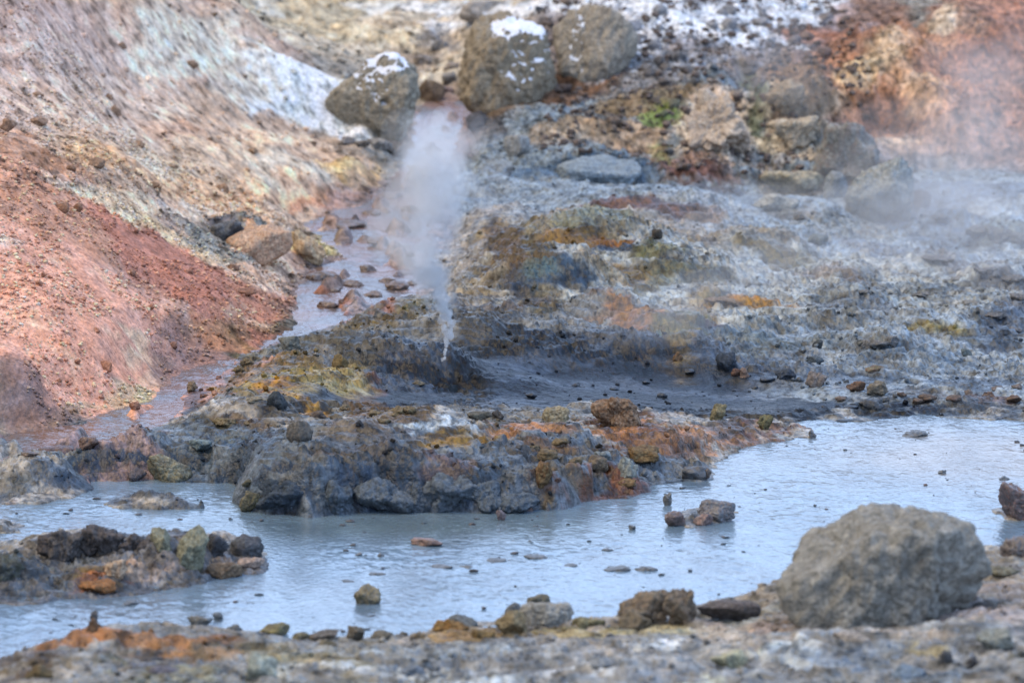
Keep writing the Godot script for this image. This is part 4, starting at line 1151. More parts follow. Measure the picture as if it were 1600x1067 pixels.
	rock("outcrop", "brown and olive lump joined to the orange clay mound", "outcrop", 470, 408, 80, 44, ["93835c", "7a5f42", "a89b78"], {"rough": 0.4, "level": 4})
	rock("rock", "flat brown stone lying on the red pebbles", "rock", 382, 462, 40, 9, ["7b5a44", "6a4b39"], {"style": "flat"})
	for p in [[346, 302, 24, 15], [108, 268, 20, 10], [148, 262, 30, 14], [95, 330, 26, 12], [120, 330, 18, 12], [240, 293, 20, 9], [218, 230, 16, 10], [10, 205, 30, 20], [60, 195, 30, 12], [190, 75, 14, 9], [170, 155, 14, 9], [58, 152, 20, 8], [300, 105, 20, 10], [180, 178, 18, 14], [270, 265, 18, 8], [395, 240, 16, 9]]:
		rock("stone", "dark brown clod lying on the pink upper hillside", "stone", p[0], p[1], p[2], p[3], ["7d5c42", "5f432f"], {"group": "clods on the upper hillside", "level": 2, "deep": 1.0})
	for p in [[205, 430, 14, 9], [236, 483, 12, 9], [120, 570, 12, 8], [295, 428, 14, 7], [60, 446, 12, 8], [330, 470, 14, 7], [150, 520, 12, 8], [365, 425, 18, 13], [210, 640, 18, 12], [165, 580, 20, 14], [68, 432, 10, 7], [90, 600, 12, 8], [270, 545, 14, 10]]:
		rock("stone", "small brown clod among the gravel of the red hillside", "stone", p[0], p[1], p[2], p[3], ["8a6048", "6c4735"], {"group": "clods on the lower red hillside", "level": 2, "deep": 1.0})
	# stream
	for p in [[575, 424, 28, 12], [545, 357, 58, 14], [500, 437, 48, 14], [553, 447, 36, 11], [620, 453, 40, 16], [582, 463, 32, 10], [512, 481, 36, 12], [605, 440, 30, 8], [635, 400, 26, 9], [590, 378, 34, 9], [520, 455, 26, 8], [645, 445, 20, 8], [535, 473, 14, 8], [610, 310, 40, 10], [640, 330, 30, 12], [580, 335, 30, 9]]:
		rock("stone", "wet red brown stone breaking the surface of the stream", "stone", p[0], p[1], p[2], p[3], ["6b5246", "4f4038", "7d7062"], {"group": "stones in the stream", "wet": true, "deep": 1.1, "afloat": true, "lift": -2.0})
	rock("stone", "long flat dark brown stone in the lower stream", "stone", 86, 710, 58, 17, ["5b3d2f", "42302a"], {"wet": true, "style": "flat"})
	rock("stone", "rounded brown stone where stream passes bluish mud mound", "stone", 137, 701, 35, 18, ["836452", "6a4f40"], {"wet": true})
	rock("stone", "thin brown stone nearly awash in the lower stream", "stone", 46, 713, 30, 7, ["6d4d3e", "553d32"], {"wet": true, "style": "flat"})
	# terrace left of the vent and in front
	rock("stone", "rounded dark slate stone on the ochre crust", "stone", 432, 641, 35, 29, ["3f464d", "31373d", "535b62"], {"rough": 0.18, "planes": 7})
	rock("stone", "pointed grey brown rock in the wet mud before the ochre crust", "rock", 468, 692, 44, 36, ["6a6560", "4d4a48", "8b7f72"], {"planes": 8, "rough": 0.22})
	rock("stone", "grey crusted stone at the stream bank above the ochre crust", "stone", 452, 551, 36, 26, ["8f8f88", "77766f"], {})
	rock("stone", "brown block at the edge of the dark vent mound", "stone", 531, 578, 28, 24, ["7a6446", "54483a"], {"style": "block"})
	rock("stone", "dark red brown angular stone in the wet channel", "stone", 497, 657, 28, 16, ["4d3830", "3b2d28"], {"planes": 7})
	rock("stone", "olive brown stone beside dark red brown angular stone", "stone", 525, 660, 22, 13, ["6d5c40", "4f4536"], {})
	rock("stone", "small black stone on the pale front crust", "stone", 562, 668, 14, 12, ["2e3036", "24262b"], {})
	rock("stone", "small black stone beside the pointed grey brown rock", "stone", 440, 668, 18, 10, ["3c3f45", "2b2d32"], {})
	for p in [[385, 574, 22, 14], [372, 583, 20, 12], [300, 612, 18, 16], [400, 632, 40, 12], [620, 650, 34, 14], [590, 652, 30, 10], [640, 648, 26, 12], [600, 664, 24, 9], [650, 604, 30, 8], [540, 640, 20, 7], [350, 668, 40, 12], [395, 668, 30, 9]]:
		rock("stone", "low ochre and dark crust lump beside the wet channel", "stone", p[0], p[1], p[2], p[3], ["7a6a4a", "4a443d", "96866a"], {"group": "crust lumps beside the wet channel", "deep": 1.2, "rough": 0.45})
	rock("rock", "chunky brown rock with pale crusted top and overhanging base", "rock", 962, 666, 80, 46, ["6a5444", "4b3c33", "9a8f82"], {"planes": 8, "rough": 0.4, "level": 4, "seed": 151})
	rock("rock", "flat pale rock with a dark side next to the brown overhanging rock", "rock", 868, 660, 44, 24, ["a39c84", "5d564c", "b5b09c"], {"planes": 7, "style": "flat"})
	rock("stone", "dark wedge shaped stone on the rust crust", "stone", 778, 655, 20, 14, ["4b4a4d", "3a3a3e"], {"planes": 6})
	rock("stone", "long dark stone sunk in the crust by the wedge shaped stone", "stone", 748, 657, 44, 12, ["54503f", "403d36"], {"style": "flat"})
	rock("stone", "round olive stone at the front rim of the mud basin", "stone", 1123, 656, 28, 25, ["6f6338", "544a30", "857a50"], {})
	rock("stone", "mossy olive stone at the tip of the rust tongue", "stone", 1196, 671, 26, 23, ["67663f", "4f4c34", "7f7b50"], {})
	rock("stone", "tiny dark stone standing in pool off the rust tongue", "stone", 1270, 684, 13, 13, ["565a62", "42454c"], {"wet": true, "afloat": true})
	for p in [[935, 738, 34, 24, "73583c", "rusty block carrying a small grey stone"], [1005, 722, 52, 20, "7d5f3a", "wide rusty ledge block beside the pale grey stone"], [870, 700, 40, 12, "7d6a48", "flat olive rust block on ochre crust"], [900, 725, 26, 10, "8f887a", "pale drab block between two rusty blocks"], [850, 768, 28, 42, "6f5138", "tall upright rusty block just above the waterline"], [855, 720, 34, 16, "6d5734", "ochre block above the tall upright rusty block"], [980, 762, 30, 12, "7d6848", "tan block below the pale grey leaning stone"], [830, 705, 28, 9, "6f6046", "small low rust block beside ochre moss"]]:
		rock("stone", p[5], "stone", p[0], p[1], p[2], p[3], [p[4], "4f3f30", "94805c"], {"group": "rusty blocks on the mud bank", "deep": 1.0, "style": "block"})
	rock("stone", "grey stone sitting on a rusty block of the bank", "stone", 942, 724, 28, 16, ["9aa0a2", "7f8688"], {"lift": 2})
	rock("stone", "larger pale grey rounded stone leaning on rusty blocks", "stone", 976, 749, 36, 32, ["929a96", "787f7c", "a8ada4"], {"tilt": -0.4})
	rock("stone", "dark stone with a brown knob at the inlet of the pool", "stone", 1086, 749, 42, 20, ["5d5e63", "4a4340"], {"wet": true})
	rock("stone", "brown knob on the inlet edge touching dark stone", "stone", 1103, 748, 18, 19, ["6b5138", "524032"], {"wet": true})
	rock("rock", "large olive brown rock at the foot of the bluish mud mound", "rock", 264, 753, 72, 42, ["8a7d52", "6a6046", "9aa092"], {"planes": 9, "rough": 0.25, "level": 4})
	rock("rock", "dark rock beside the large olive brown rock", "rock", 214, 752, 32, 22, ["565b63", "444850"], {})
	rock("stone", "pale grey elongated stone on the bluish mud", "stone", 313, 704, 38, 15, ["8f9c9c", "788484"], {"style": "flat"})
	rock("rock", "olive cube shaped rock standing at the waterline", "rock", 391, 800, 37, 28, ["6a5c3c", "3f3a34", "8f8254"], {"style": "block", "planes": 4})
	rock("stone", "small olive stone above the olive cube shaped rock", "stone", 388, 760, 22, 10, ["6d6240", "544c38"], {})
	for p in [[450, 800, 100, 72, "dark slate mud lump beside the olive cube shaped rock"], [525, 802, 110, 80, "broad pale topped mud lump in the front of the bank"], [605, 802, 100, 74, "rounded blue grey mud lump between two cracks of the bank"], [657, 801, 44, 60, "narrow blue black mud lump deep in a crack"], [706, 801, 96, 78, "swollen blue grey mud lump in the bank front"], [756, 800, 70, 62, "pale grey mud lump next to the dark hollow"], [800, 801, 80, 40, "low dark mud lump where cream crust begins"]]:
		rock("mud_lump", p[4], "mud lump", p[0], p[1], p[2] * 1.1, p[3] * 0.75, ["5f6975", "48515c", "79838c"] if p[2] > 45 else ["3b4450", "2d343e"], {"rough": 0.4, "level": 4, "deep": 0.9, "planes": 5, "rise": 0.0, "group": "mud lumps in the bank front"})
	# right side of the basin
	rock("rock", "dark slate rock with a flat top at the back rim of the basin", "rock", 1136, 579, 36, 28, ["3f4650", "353b44", "545b66"], {"style": "block", "planes": 5})
	rock("stone", "brown stone leaning on the dark slate rock", "stone", 1151, 589, 18, 13, ["7a5a48", "5b4438"], {})
	rock("stone", "cream and brown pebble next to the dark slate rock", "stone", 1164, 591, 16, 17, ["9a8070", "735c4f"], {})
	rock("rock", "brown pitted rock on the grey rim of the basin", "rock", 1276, 605, 36, 23, ["6d5648", "54453c", "8b7868"], {"rough": 0.4})
	rock("rock", "dark lump of mud beside the brown pitted rock", "rock", 1228, 594, 34, 18, ["434852", "383d45"], {"rough": 0.35})
	rock("rock", "brown block of the pair at the basin rim", "rock", 1371, 617, 34, 21, ["6e5a40", "514536", "8a7858"], {"style": "block"})
	rock("rock", "rusty lump touching the brown block at the basin rim", "rock", 1338, 612, 32, 17, ["7d5c44", "564235"], {"rough": 0.4})
	rock("rock", "black wet rock in the dark mud below the brown block", "rock", 1362, 641, 42, 17, ["33363d", "292c32", "5c5a5a"], {"wet": true})
	rock("stone", "olive stone with orange edge on the grey crust", "stone", 1368, 586, 32, 15, ["7d7048", "8f5f3f", "6a6350"], {})
	rock("stone", "black rounded stone alone on the grey green crust", "stone", 1278, 544, 17, 13, ["30343a", "272a2f"], {"rough": 0.15})
	rock("stone", "dark slate stone above the brown pitted rock", "stone", 1274, 569, 28, 12, ["4d565e", "3f474e"], {"rough": 0.18})
	rock("stone", "dark green grey stone on open grey crust", "stone", 1511, 559, 18, 14, ["545e5c", "454d4c"], {"rough": 0.18})
	rock("stone", "dark pyramid stone on the misty grey flat", "stone", 1279, 381, 34, 16, ["5f6258", "4c4f48"], {"planes": 6})
	rock("stone", "small dark lump on the green gravel ridge", "stone", 1027, 374, 18, 16, ["4d4238", "3c342e"], {})
	rock("stone", "brown lump at the back rim of the basin near orange crust", "stone", 1059, 566, 16, 16, ["7d6250", "5e4c40"], {})
	for p in [[1078, 585, 18, 7], [1330, 640, 24, 6], [1288, 638, 10, 5], [1035, 622, 18, 9], [830, 622, 20, 8], [735, 628, 16, 6], [1200, 598, 26, 8], [1250, 597, 14, 8], [960, 610, 16, 6], [1010, 600, 14, 5], [900, 604, 14, 6], [1180, 608, 12, 5]]:
		rock("stone", "small black lump half sunk in the dark mud basin", "stone", p[0], p[1], p[2], p[3], ["343a43", "292d34"], {"group": "lumps in the mud basin", "wet": true, "level": 2, "deep": 1.1})
	for p in [[1545, 622, 22, 9], [1450, 626, 30, 9], [1490, 630, 26, 12], [1515, 620, 16, 11], [1585, 628, 26, 10], [1435, 632, 18, 8], [1410, 620, 16, 7], [1560, 612, 20, 8], [1315, 628, 20, 7], [1590, 608, 18, 8]]:
		rock("stone", "rusty brown clod along the basin rim east of brown block", "stone", p[0], p[1], p[2], p[3], ["6d4f3e", "4b3b34", "7d6a58"], {"group": "rusty clods on the basin rim", "level": 2, "rough": 0.4, "deep": 1.1})
	for p in [[1465, 414, 54, 12], [1540, 432, 40, 12], [1580, 445, 44, 12], [1500, 440, 30, 9], [1590, 470, 30, 10], [1555, 500, 36, 9], [1350, 462, 24, 8], [1440, 465, 30, 8], [1375, 548, 36, 14], [1395, 543, 24, 16], [1355, 545, 24, 12], [1520, 478, 30, 8], [1585, 520, 26, 8], [1250, 345, 20, 10], [1470, 345, 30, 9], [1130, 480, 60, 12], [1570, 385, 60, 26], [1530, 372, 40, 16]]:
		rock("stone", "dark broken crust lump on the grey misty flat", "stone", p[0], p[1], p[2], p[3], ["6f6d6c", "57565a", "857a70"], {"group": "crust lumps on the grey flat", "deep": 1.2, "rough": 0.45})
	# pool
	rock("rock", "olive brown rock standing alone in open pool water", "rock", 574, 944, 44, 30, ["7d6a42", "4d5356", "8f7f58"], {"afloat": true, "planes": 7, "seed": 311})
	rock("stone", "low red brown stone awash in the open pool", "stone", 667, 853, 52, 11, ["8a5b48", "6b4a40"], {"afloat": true, "wet": true, "style": "flat"})
	for p in [[690, 889, 36, 7], [727, 888, 26, 6], [965, 892, 44, 8], [1010, 891, 40, 8], [775, 878, 34, 6], [838, 873, 40, 6], [590, 898, 30, 5], [988, 828, 12, 10], [1473, 740, 14, 8], [1570, 750, 18, 8], [560, 868, 12, 7], [545, 910, 24, 5], [1430, 682, 44, 10], [890, 885, 26, 5], [595, 870, 12, 8], [360, 812, 8, 6], [205, 945, 26, 9], [950, 860, 20, 5]]:
		rock("stone", "dark flat stone barely breaking the pool surface", "stone", p[0], p[1], p[2], p[3], ["4f5965", "3f4852"], {"group": "stones awash in the pool", "afloat": true, "wet": true, "deep": 1.0, "level": 3, "lift": -2.5, "rough": 0.4})
	rock("stone", "pointed dark stone standing upright in pool near mud bank", "stone", 1043, 790, 15, 20, ["4d5258", "3d4146"], {"afloat": true, "wet": true})
	rock("rock", "grey humped rock with a brown knob in the pool", "rock", 1120, 814, 62, 32, ["6d727b", "585c64", "7a5f50"], {"afloat": true, "wet": true, "seed": 402})
	rock("stone", "brown knob on top of the grey humped rock", "stone", 1117, 795, 15, 14, ["7d6238", "5c4a30"], {})
	rock("stone", "reddish stone beside the grey humped rock", "stone", 1099, 820, 32, 18, ["7d544c", "5d4a4a"], {"afloat": true, "wet": true})
	rock("stone", "red brown stone in pool apart from grey humped rock", "stone", 1055, 823, 34, 24, ["6a4f4b", "51464a"], {"afloat": true, "wet": true})
	rock("stone", "small red stone at the waterline under the mud bank", "stone", 783, 813, 16, 16, ["7d5d50", "60494a"], {"afloat": true, "wet": true})
	rock("rock", "red topped dark rock where pool meets east shore", "rock", 1592, 812, 62, 58, ["6a6668", "50474a", "7d4a42"], {"wet": true, "level": 4})
	rock("rock", "dark wet rock on the shore behind the large grey boulder", "rock", 1592, 872, 60, 34, ["5d5a5c", "484548", "6d504a"], {"wet": true})
	# islet with the split rock
	var split := Node3D.new()
	put(split, "split_rock", "olive grey rock split by a wide dark crack on muddy islet", "rock")
	var foot := hit(275, 884)
	split.position = Vector3(foot.x, foot.y - 0.01, -foot.z - 0.06)
	var ks := m_per_px(foot.z)
	for q in [[-18.0, 44.0, 60.0, 0.22, 701], [14.0, 62.0, 66.0, -0.42, 711]]:
		var piece := MeshInstance3D.new()
		piece.mesh = mesh_of(stone_arrays(q[4], Vector3(q[1] * ks * 0.85, q[2] * ks, 0.14), 4, 9, 0.25, [seen("828273"), seen("6a695a"), seen("928c74")], "block"), stone_mat)
		put(piece, "half", "", "", "", "", split)
		piece.position = Vector3(q[0] * ks, 0, 0.02 if q[0] > 0 else -0.02)
		piece.rotation.z = q[3]
	for p in [[105, 873, 66, 42], [158, 874, 78, 50], [205, 868, 44, 34], [75, 866, 40, 28], [228, 866, 30, 22]]:
		rock("rock", "dark lumpy brown rock in the ridge behind the split rock", "rock", p[0], p[1], p[2], p[3], ["57504e", "433e3e", "74665f"], {"group": "dark rocks on the muddy islet", "rough": 0.5, "level": 4})
	rock("rock", "dark knob beside the larger dark hump at islet end", "rock", 341, 866, 34, 30, ["4d4f55", "3d3f45"], {"rough": 0.4})
	rock("rock", "larger dark hump at the end of the muddy islet", "rock", 385, 868, 56, 32, ["51545a", "404348", "62656a"], {"rough": 0.3})
	rock("rock", "olive mossy rock at the stream end of muddy islet", "rock", 14, 906, 50, 38, ["5f5f48", "4a4b42", "4f555a"], {"rough": 0.35})
	rock("stone", "flat rusty brown stone at the islet edge", "stone", 351, 904, 58, 22, ["7d5f42", "5d4836", "a08a70"], {"style": "flat"})
	rock("stone", "orange rust coloured block on muddy islet", "stone", 150, 930, 64, 18, ["a86f45", "8c6340", "7d6c4c"], {"style": "flat", "rough": 0.4})
	rock("stone", "cream knob above the orange rust coloured block", "stone", 180, 906, 38, 30, ["cbb298", "a58468"], {"rough": 0.4})
	rock("stone", "pinkish cream stone beside the split rock", "stone", 205, 890, 22, 16, ["c9ab98", "a88a78"], {})
	rock("stone", "pale pink low stone at the tip of muddy islet", "stone", 392, 886, 44, 14, ["c0a594", "a28c7e"], {"style": "flat"})
	rock("stone", "dark stone with cap at water edge below islet", "stone", 148, 992, 28, 26, ["4a4742", "3a3836"], {})
	rock("stone", "small dark stone perched on the dark stone with cap", "stone", 146, 972, 14, 18, ["4f5058", "3d3e45"], {"afloat": true})
	rock("stone", "dark low rock in shallow water off the rusty shore", "stone", 312, 978, 42, 16, ["4b555c", "3b4449"], {"afloat": true, "wet": true})
	rock("stone", "knob beside dark low rock off the rusty shore", "stone", 340, 968, 17, 11, ["4f5a62", "3f484e"], {"afloat": true, "wet": true})
	rock("stone", "rounded slate stone at the rusty shore", "stone", 366, 990, 26, 14, ["565f66", "454c52"], {})
	# near shore
	rock("rock", "long pale grey slab lying on the near shore", "rock", 850, 984, 92, 42, ["9a9c9b", "828484", "b0afab"], {"style": "flat", "planes": 8, "level": 4, "deep": 0.6, "tilt": -0.08})
	rock("rock", "olive brown upright rock against the pale grey slab", "rock", 800, 996, 54, 42, ["85714a", "665639", "9a8860"], {"level": 4})
	rock("rock", "dark flat topped rock behind the pale grey slab", "rock", 842, 948, 40, 18, ["4f4c3c", "3e3c33", "6a634a"], {"style": "block", "afloat": true})
	rock("stone", "small slate knob beside dark flat topped rock", "stone", 801, 960, 26, 18, ["555c63", "454a50"], {"afloat": true})
	rock("rock", "blue grey smooth rock at the near waterline", "rock", 722, 982, 50, 20, ["5f6d78", "4d5962"], {"rough": 0.18})
	rock("rock", "rusty crust lump next to the blue grey smooth rock", "rock", 705, 994, 60, 26, ["8a5f38", "6d5034", "9a7c48"], {"rough": 0.45})
	rock("rock", "low olive rock between pale slab and brown cluster", "rock", 920, 985, 54, 20, ["7a765c", "5f5c4a"], {})
	rock("rock", "larger brown rock of the cluster beside the dark plank like slab", "rock", 1010, 978, 92, 54, ["6d6352", "524a40", "8a6848"], {"rough": 0.4, "level": 4, "seed": 520})
	rock("rock", "rusty upright rock of the cluster beside dark slab", "rock", 1062, 976, 56, 56, ["6d5442", "524338", "7d7058"], {"rough": 0.45, "level": 4})
	rock("rock", "dark red brown rock at the foot of the brown cluster", "rock", 992, 986, 54, 30, ["54403a", "44352f"], {"rough": 0.35})
	rock("slab", "dark purplish flat slab beside the brown cluster", "slab", 1138, 967, 104, 28, ["4a4146", "39343a", "5d5257"], {"style": "flat", "planes": 6, "rough": 0.15, "deep": 0.5, "level": 4, "tilt": -0.1, "sharp": 24.0})
	var edge_look := ["mossy olive", "flat pinkish grey", "dark pointed", "low drab", "tiny dark", "green tinged", "tawny", "small ochre", "khaki", "rusty ochre", "chocolate brown", "dull green grey"]
	var edge_at := 0
	for p in [[428, 992, 50, 19, "7a7238"], [505, 1001, 52, 15, "6a5f5c"], [555, 1001, 30, 23, "54483a"], [598, 1000, 40, 14, "5c5648"], [632, 994, 16, 12, "4f4a42"], [470, 1000, 30, 12, "6d6a48"], [655, 1003, 30, 14, "6f5f44"], [512, 1012, 30, 12, "6d5f3c"], [890, 992, 26, 12, "7d7458"], [755, 1000, 40, 16, "7f6840"], [958, 990, 26, 12, "5f5044"], [1120, 958, 30, 12, "5d5a4c"]]:
		edge_at += 1
		rock("stone", edge_look[edge_at - 1] + " stone in the row edging the near shore", "stone", p[0], p[1], p[2], p[3], [p[4], "4f4638"], {"group": "stones edging the near shore"})
	var bury_look := ["pale olive grey", "coal black", "dark maroon", "pale yellow", "steel blue grey", "broad light blue", "grey green", "mauve", "mid grey flat", "earth brown", "tan flat", "moss stained", "beige grey"]
	var bury_at := 0
	for p in [[408, 1062, 54, 42, "b0b2a4", "8d907f"], [1480, 1036, 22, 20, "37363a", "2c2b2f"], [1521, 1042, 20, 18, "3c3437", "2f2a2c"], [1140, 1040, 60, 22, "c9c5a0", "a8a48a"], [645, 1058, 40, 18, "626d7c", "525b68"], [1420, 1060, 60, 20, "74869a", "5e6d7e"], [1555, 1015, 60, 28, "8c8e86", "70726c"], [255, 1055, 50, 14, "6a6470", "55505a"], [945, 1045, 50, 16, "8e9296", "75787c"], [60, 1058, 50, 18, "6d5c3c", "574a34"], [1330, 1005, 60, 14, "a59a90", "867d76"], [1570, 905, 50, 18, "6d6a54", "565343"], [1510, 915, 40, 16, "7d7668", "645e54"]]:
		bury_at += 1
		rock("stone", bury_look[bury_at - 1] + " stone half buried in the near shore crust", "stone", p[0], p[1], p[2], p[3], [p[4], p[5]], {"group": "stones buried in the near shore"})
	# scree: the larger stones one by one
	var r := RandomNumberGenerator.new()
	r.seed = 808
	for i in 70:
		var px := r.randf_range(880, 1290)
		var py := r.randf_range(20, 215)
		if py > 215 - (px - 880) * 0.22 + 10 or py < 14:
			continue
		var w := r.randf_range(12, 26)
		rock("stone", "dark angular stone in the snowy scree", "stone", px, py, w, w * r.randf_range(0.45, 0.8), [["6f6560", "5c5658", "7d6c5c", "66605e"][i % 4], "4c4644"], {"group": "scree stones", "level": 2, "planes": 7, "rough": 0.2, "deep": 1.0})

# ---------------------------------------------------------------- loose gravel and crumbs, which nobody could count
func crumbs(called: String, label: String, sd: int, count: int, d0: float, d1: float, size0: float, size1: float, take: Callable, tint: Callable, flat := 0.6) -> void:
	var r := RandomNumberGenerator.new()
	r.seed = sd
	var where: Array[Transform3D] = []
	var cols: Array[Color] = []
	var tries := 0
	while where.size() < count and tries < count * 12:
		tries += 1
		var d := r.randf_range(d0, d1)
		var x := r.randf_range(-1.0, 1.0) * half_width(d)
		if not take.call(x, d):
			continue
		var s := lerpf(size0, size1, pow(r.randf(), 5.0))
		var h := shape_at(x, d)
		h = fine_height(x, d, field_at(x, d).a, h)
		var b := Basis.from_euler(Vector3(r.randf_range(-.4, .4), r.randf() * TAU, r.randf_range(-.4, .4))).scaled(Vector3(s, s * flat, s))
		where.append(Transform3D(b, Vector3(x, h - 0.06 * s * flat, -d)))
		cols.append(tint.call(x, h, d, r))
	var mm := MultiMesh.new()
	mm.transform_format = MultiMesh.TRANSFORM_3D
	mm.use_colors = true
	mm.mesh = mesh_of(stone_arrays(sd, Vector3.ONE, 2, 8, 0.3, [Color(1.15, 1.15, 1.15), Color(.9, .9, .9)]), stone_mat)
	mm.instance_count = where.size()
	for i in where.size():
		mm.set_instance_transform(i, where[i])
		mm.set_instance_color(i, cols[i])
	var o := MultiMeshInstance3D.new()
	o.multimesh = mm
	put(o, called, label, "gravel", "", "stuff")

func dry(x: float, d: float) -> bool:
	if d < 21.6 and pool.at(x, d) < 0.04:
		return false
	return not (d > 16.0 and d < 33.5 and x < 1.0 and creek.at(x, d) < 0.04)

func build_crumbs() -> void:
	var own := func(x, h, d, r): 
		var c := ground_colour(x, h, d)
		var k: float = r.randf_range(0.6, 1.3)
		return Color(c.r * k, c.g * k, c.b * k)
	var red := func(x, h, d, r):
		var c := ground_colour(x, h, d)
		var pale: bool = r.randf() < 0.42
		var k: float = r.randf_range(1.2, 1.9) if pale else r.randf_range(0.6, 1.05)
		return Color(minf(c.r * k, .95), minf(c.g * k * (1.08 if pale else 1.0), .8), minf(c.b * k, .7))
	crumbs("gravel", "brown and pale gravel strewn over the lower red hillside", 900, 32000, 17.5, 26.0, 0.006, 0.027, func(x, d): return d < 26 and x < centre_of_creek(d) and dry(x, d) and blotch.get_noise_2d(x * 0.35, d * 0.2) > -0.25, red)
	crumbs("gravel", "sparse crumbs on the pink upper hillside", 901, 3500, 25.0, 36.0, 0.008, 0.045, func(x, d): return x < -0.6 and dry(x, d), own)
	crumbs("gravel", "grey and ochre crumbs over the mud terrace", 902, 9000, 17.0, 28.5, 0.005, 0.032, func(x, d): return dry(x, d) and x > centre_of_creek(clampf(d, 15.5, 33)) and (d > 22.5 or mud.at(x, d) > -0.03) and blotch.get_noise_2d(x * 0.5, d * 0.3) > -0.2, own)
	crumbs("gravel", "dark specks of mud in the wet basin", 903, 300, 17.6, 22.4, 0.005, 0.025, func(x, d): return dry(x, d) and mud.at(x, d) < 0.0, own, 0.5)
	crumbs("scree", "dark small stones of the scree among thin snow", 904, 6000, 28.5, 36.0, 0.015, 0.075, func(x, d): return x > 0.2 and x < 2.6 and blotch.get_noise_2d(x * 0.4, d * 0.3) > -0.3, func(x, h, d, r):
		var k: float = r.randf_range(0.7, 1.3)
		var c := seen("6f625c") if r.randf() < 0.8 else ground_colour(x, h, d)
		return Color(c.r * k, c.g * k, c.b * k))
	crumbs("gravel", "knobbly cream and rust crumbs on the back slope", 905, 3500, 28.5, 36.0, 0.012, 0.06, func(x, d): return x > 2.0 or x < 0.4 and dry(x, d), own)
	crumbs("gravel", "pale crumbs over the near shore crust", 906, 6000, 12.9, 16.5, 0.004, 0.028, func(x, d): return dry(x, d), own)

# tiny stones and scum breaking the pool's surface
func build_specks() -> void:
	var r := RandomNumberGenerator.new()
	r.seed = 66
	var mm := MultiMesh.new()
	mm.transform_format = MultiMesh.TRANSFORM_3D
	mm.use_colors = true
	mm.mesh = mesh_of(stone_arrays(77, Vector3.ONE, 2, 9, 0.3, [Color(.9, .9, .9), Color(.7, .7, .7)]), wet_mat)
	var where: Array[Transform3D] = []
	while where.size() < 260:
		var d := r.randf_range(14.4, 19.8)
		var x := r.randf_range(-1.0, 1.0) * half_width(d)
		if pool.at(x, d) > -0.05 or stain.get_noise_2d(x * 1.3 + 7.0, d * 0.6) < 0.1 - 0.4 * exp(pool.at(x, d) * 5.0):
			continue
		var s := lerpf(0.005, 0.024, pow(r.randf(), 4.0))
		where.append(Transform3D(Basis(Vector3.UP, r.randf() * TAU).scaled(Vector3(s * r.randf_range(1.0, 2.2), s * 0.45, s)), Vector3(x, 0.0, -d)))
	mm.instance_count = where.size()
	for i in where.size():
		mm.set_instance_transform(i, where[i])
		var c := seen("4b535c").lerp(seen("6d5348"), clampf(r.randfn() * 0.4 + 0.1, 0.0, 1.0))
		mm.set_instance_color(i, c)
	var o := MultiMeshInstance3D.new()
	o.multimesh = mm
	put(o, "grit", "dark specks of grit breaking the milky pool surface", "grit", "", "stuff")

# ---------------------------------------------------------------- steam
func puffs(called: String, label: String, list: Array) -> void:
	var root := Node3D.new()
	put(root, called, label, "steam", "", "stuff")
	for p in list:
		var f := FogVolume.new()
		f.shape = RenderingServer.FOG_VOLUME_SHAPE_ELLIPSOID
		f.size = p[1]
		var m := FogMaterial.new()
		m.density = p[2]
		m.albedo = Color(1, 1, 1)
		f.material = m
		put(f, "puff", "", "", "", "", root)
		f.position = p[0]
		f.rotation = Vector3(0, 0, p[3])

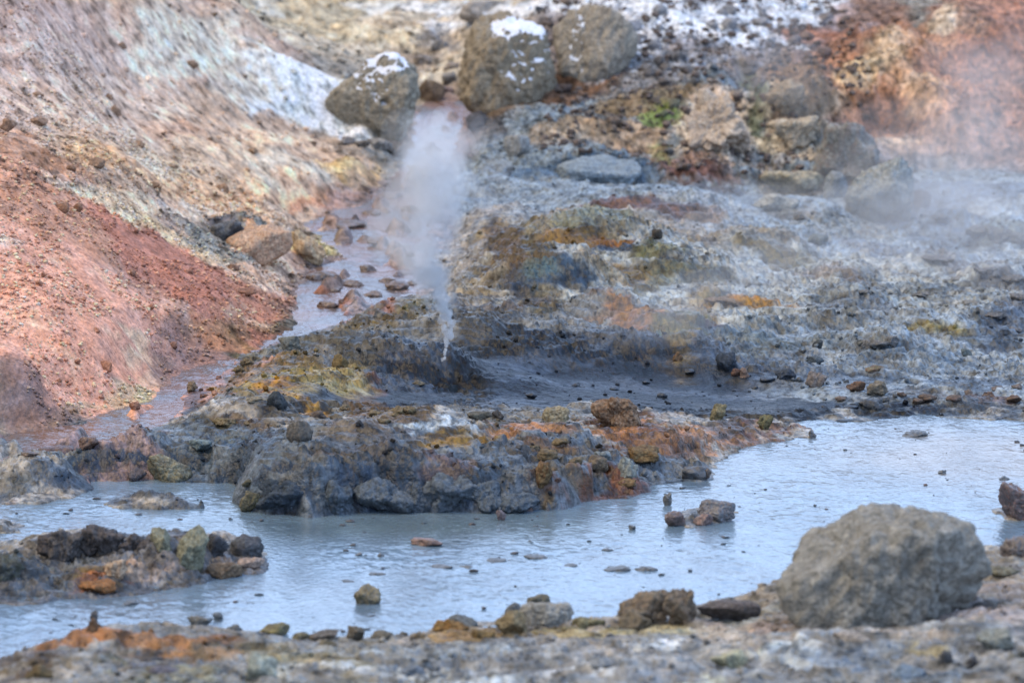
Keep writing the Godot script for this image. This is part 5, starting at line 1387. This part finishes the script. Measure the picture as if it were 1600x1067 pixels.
func build_steam() -> void:
	var r := RandomNumberGenerator.new()
	r.seed = 1717
	var vent := hit(692, 566)
	var k := m_per_px(vent.z)
	# middle line of the plume above the vent: [px, py, half width px]
	var line := [[692, 562, 2.5], [697, 540, 5], [701, 515, 9], [699, 490, 13], [692, 465, 18], [680, 440, 29], [664, 410, 48], [658, 375, 56], [660, 335, 62], [674, 295, 72], [690, 255, 76], [694, 225, 66], [690, 200, 50]]
	var list := []
	for i in 150:
		var t := pow((i + 0.5) / 150.0, 1.0) * (line.size() - 1)
		var a: Array = line[int(t)]
		var b: Array = line[mini(int(t) + 1, line.size() - 1)]
		var q := t - int(t)
		var hw := lerpf(a[2], b[2], q)
		var c := Vector2(lerpf(a[0], b[0], q), lerpf(a[1], b[1], q))
		var s := maxf(hw * r.randf_range(0.22, 0.62), 2.0)
		var dx := clampf(r.randfn() * hw * 0.5, -hw * 1.2, hw * 1.2)
		var dy := r.randfn() * hw * 0.3
		var up := (562.0 - c.y - dy) * k * 1.01
		var size := Vector3(s * r.randf_range(1.6, 2.6), s * r.randf_range(1.4, 3.0), s * 7.0) * k
		var thin := lerpf(1.0, 0.45, clampf((t - 8.0) / 4.0, 0.0, 1.0)) * lerpf(1.0, 0.5, clampf(absf(dx) / hw, 0.0, 1.0))
		list.append([Vector3(vent.x + (c.x + dx - 692.0) * k, vent.y + maxf(up, 0.0), -vent.z - 0.02 + r.randfn() * hw * 0.8 * k), size, clampf(0.37 / (size.z + 0.004), 0.3, 60.0) * lerpf(6.0, 1.1, clampf(t / 5.5, 0.0, 1.0)) * r.randf_range(0.5, 1.1) * thin, r.randf_range(-.7, .7)])
	puffs("steam_plume", "narrow white steam plume rising from the vent in dark mud", list)
	list = []
	for p in [[1480, 300, 160, 40], [1560, 330, 140, 50], [1420, 330, 120, 36], [1560, 230, 120, 70], [1500, 190, 90, 60], [1590, 180, 90, 90], [1250, 130, 60, 60], [1200, 110, 50, 50], [1330, 300, 110, 40], [1200, 300, 120, 30], [1450, 370, 160, 40], [1300, 380, 160, 36], [1550, 400, 150, 40], [1180, 430, 100, 40], [1080, 470, 120, 40], [1000, 500, 80, 26], [1230, 60, 50, 60], [1540, 270, 120, 60], [1500, 110, 120, 80], [1400, 200, 100, 60], [1100, 330, 120, 40], [1590, 80, 90, 90], [1350, 250, 110, 50]]:
		var g := hit(p[0], minf(p[1] + 25, 420.0) if p[1] < 400 else p[1] + 10)
		var kk := m_per_px(g.z)
		var cc := Vector3(g.x, g.y + (g.z * 0.0 + 25.0 * kk), -g.z + 0.5)
		for j in 3:
			var s := Vector3(p[2] * r.randf_range(0.5, 1.4), p[3] * r.randf_range(0.8, 1.4), p[2] * 0.7) * kk * 2.0
			list.append([cc + Vector3(r.randfn() * p[2] * 0.3 * kk, r.randfn() * p[3] * 0.2 * kk, r.randfn() * 0.2), s, 0.12 * r.randf_range(0.6, 1.2), r.randf_range(-.2, .2)])
	puffs("steam_drift", "thin mist drifting over the grey flat and rust slope", list)

func _ready() -> void:
	rng.seed = 4242
	set_up_light()
	NU = NU_FULL if FULL else 400
	NV = NV_FULL if FULL else 600
	noise_set(warp, 11, 2.2, 3)
	noise_set(lump, 21, 3.0, 3)
	noise_set(crust, 31, 7.0, 4, FastNoiseLite.FRACTAL_FBM, 0.6)
	noise_set(grit, 41, 45.0, 2)
	noise_set(stain, 51, 1.6, 4, FastNoiseLite.FRACTAL_FBM, 0.6)
	noise_set(fleck, 61, 9.0, 3, FastNoiseLite.FRACTAL_FBM, 0.55)
	noise_set(vein, 66, 30.0, 2)
	noise_set(blotch, 68, 4.5, 3)
	noise_set(bars, 69, 1.8, 3)
	solve_relief()
	lay_mounds()
	press_mounds()
	lay_shores()
	lay_colours()
	row_pos.resize(2000)
	row_col.resize(2000)
	build_ground()
	build_water()
	build_rocks()
	build_crumbs()
	build_specks()
	build_steam()
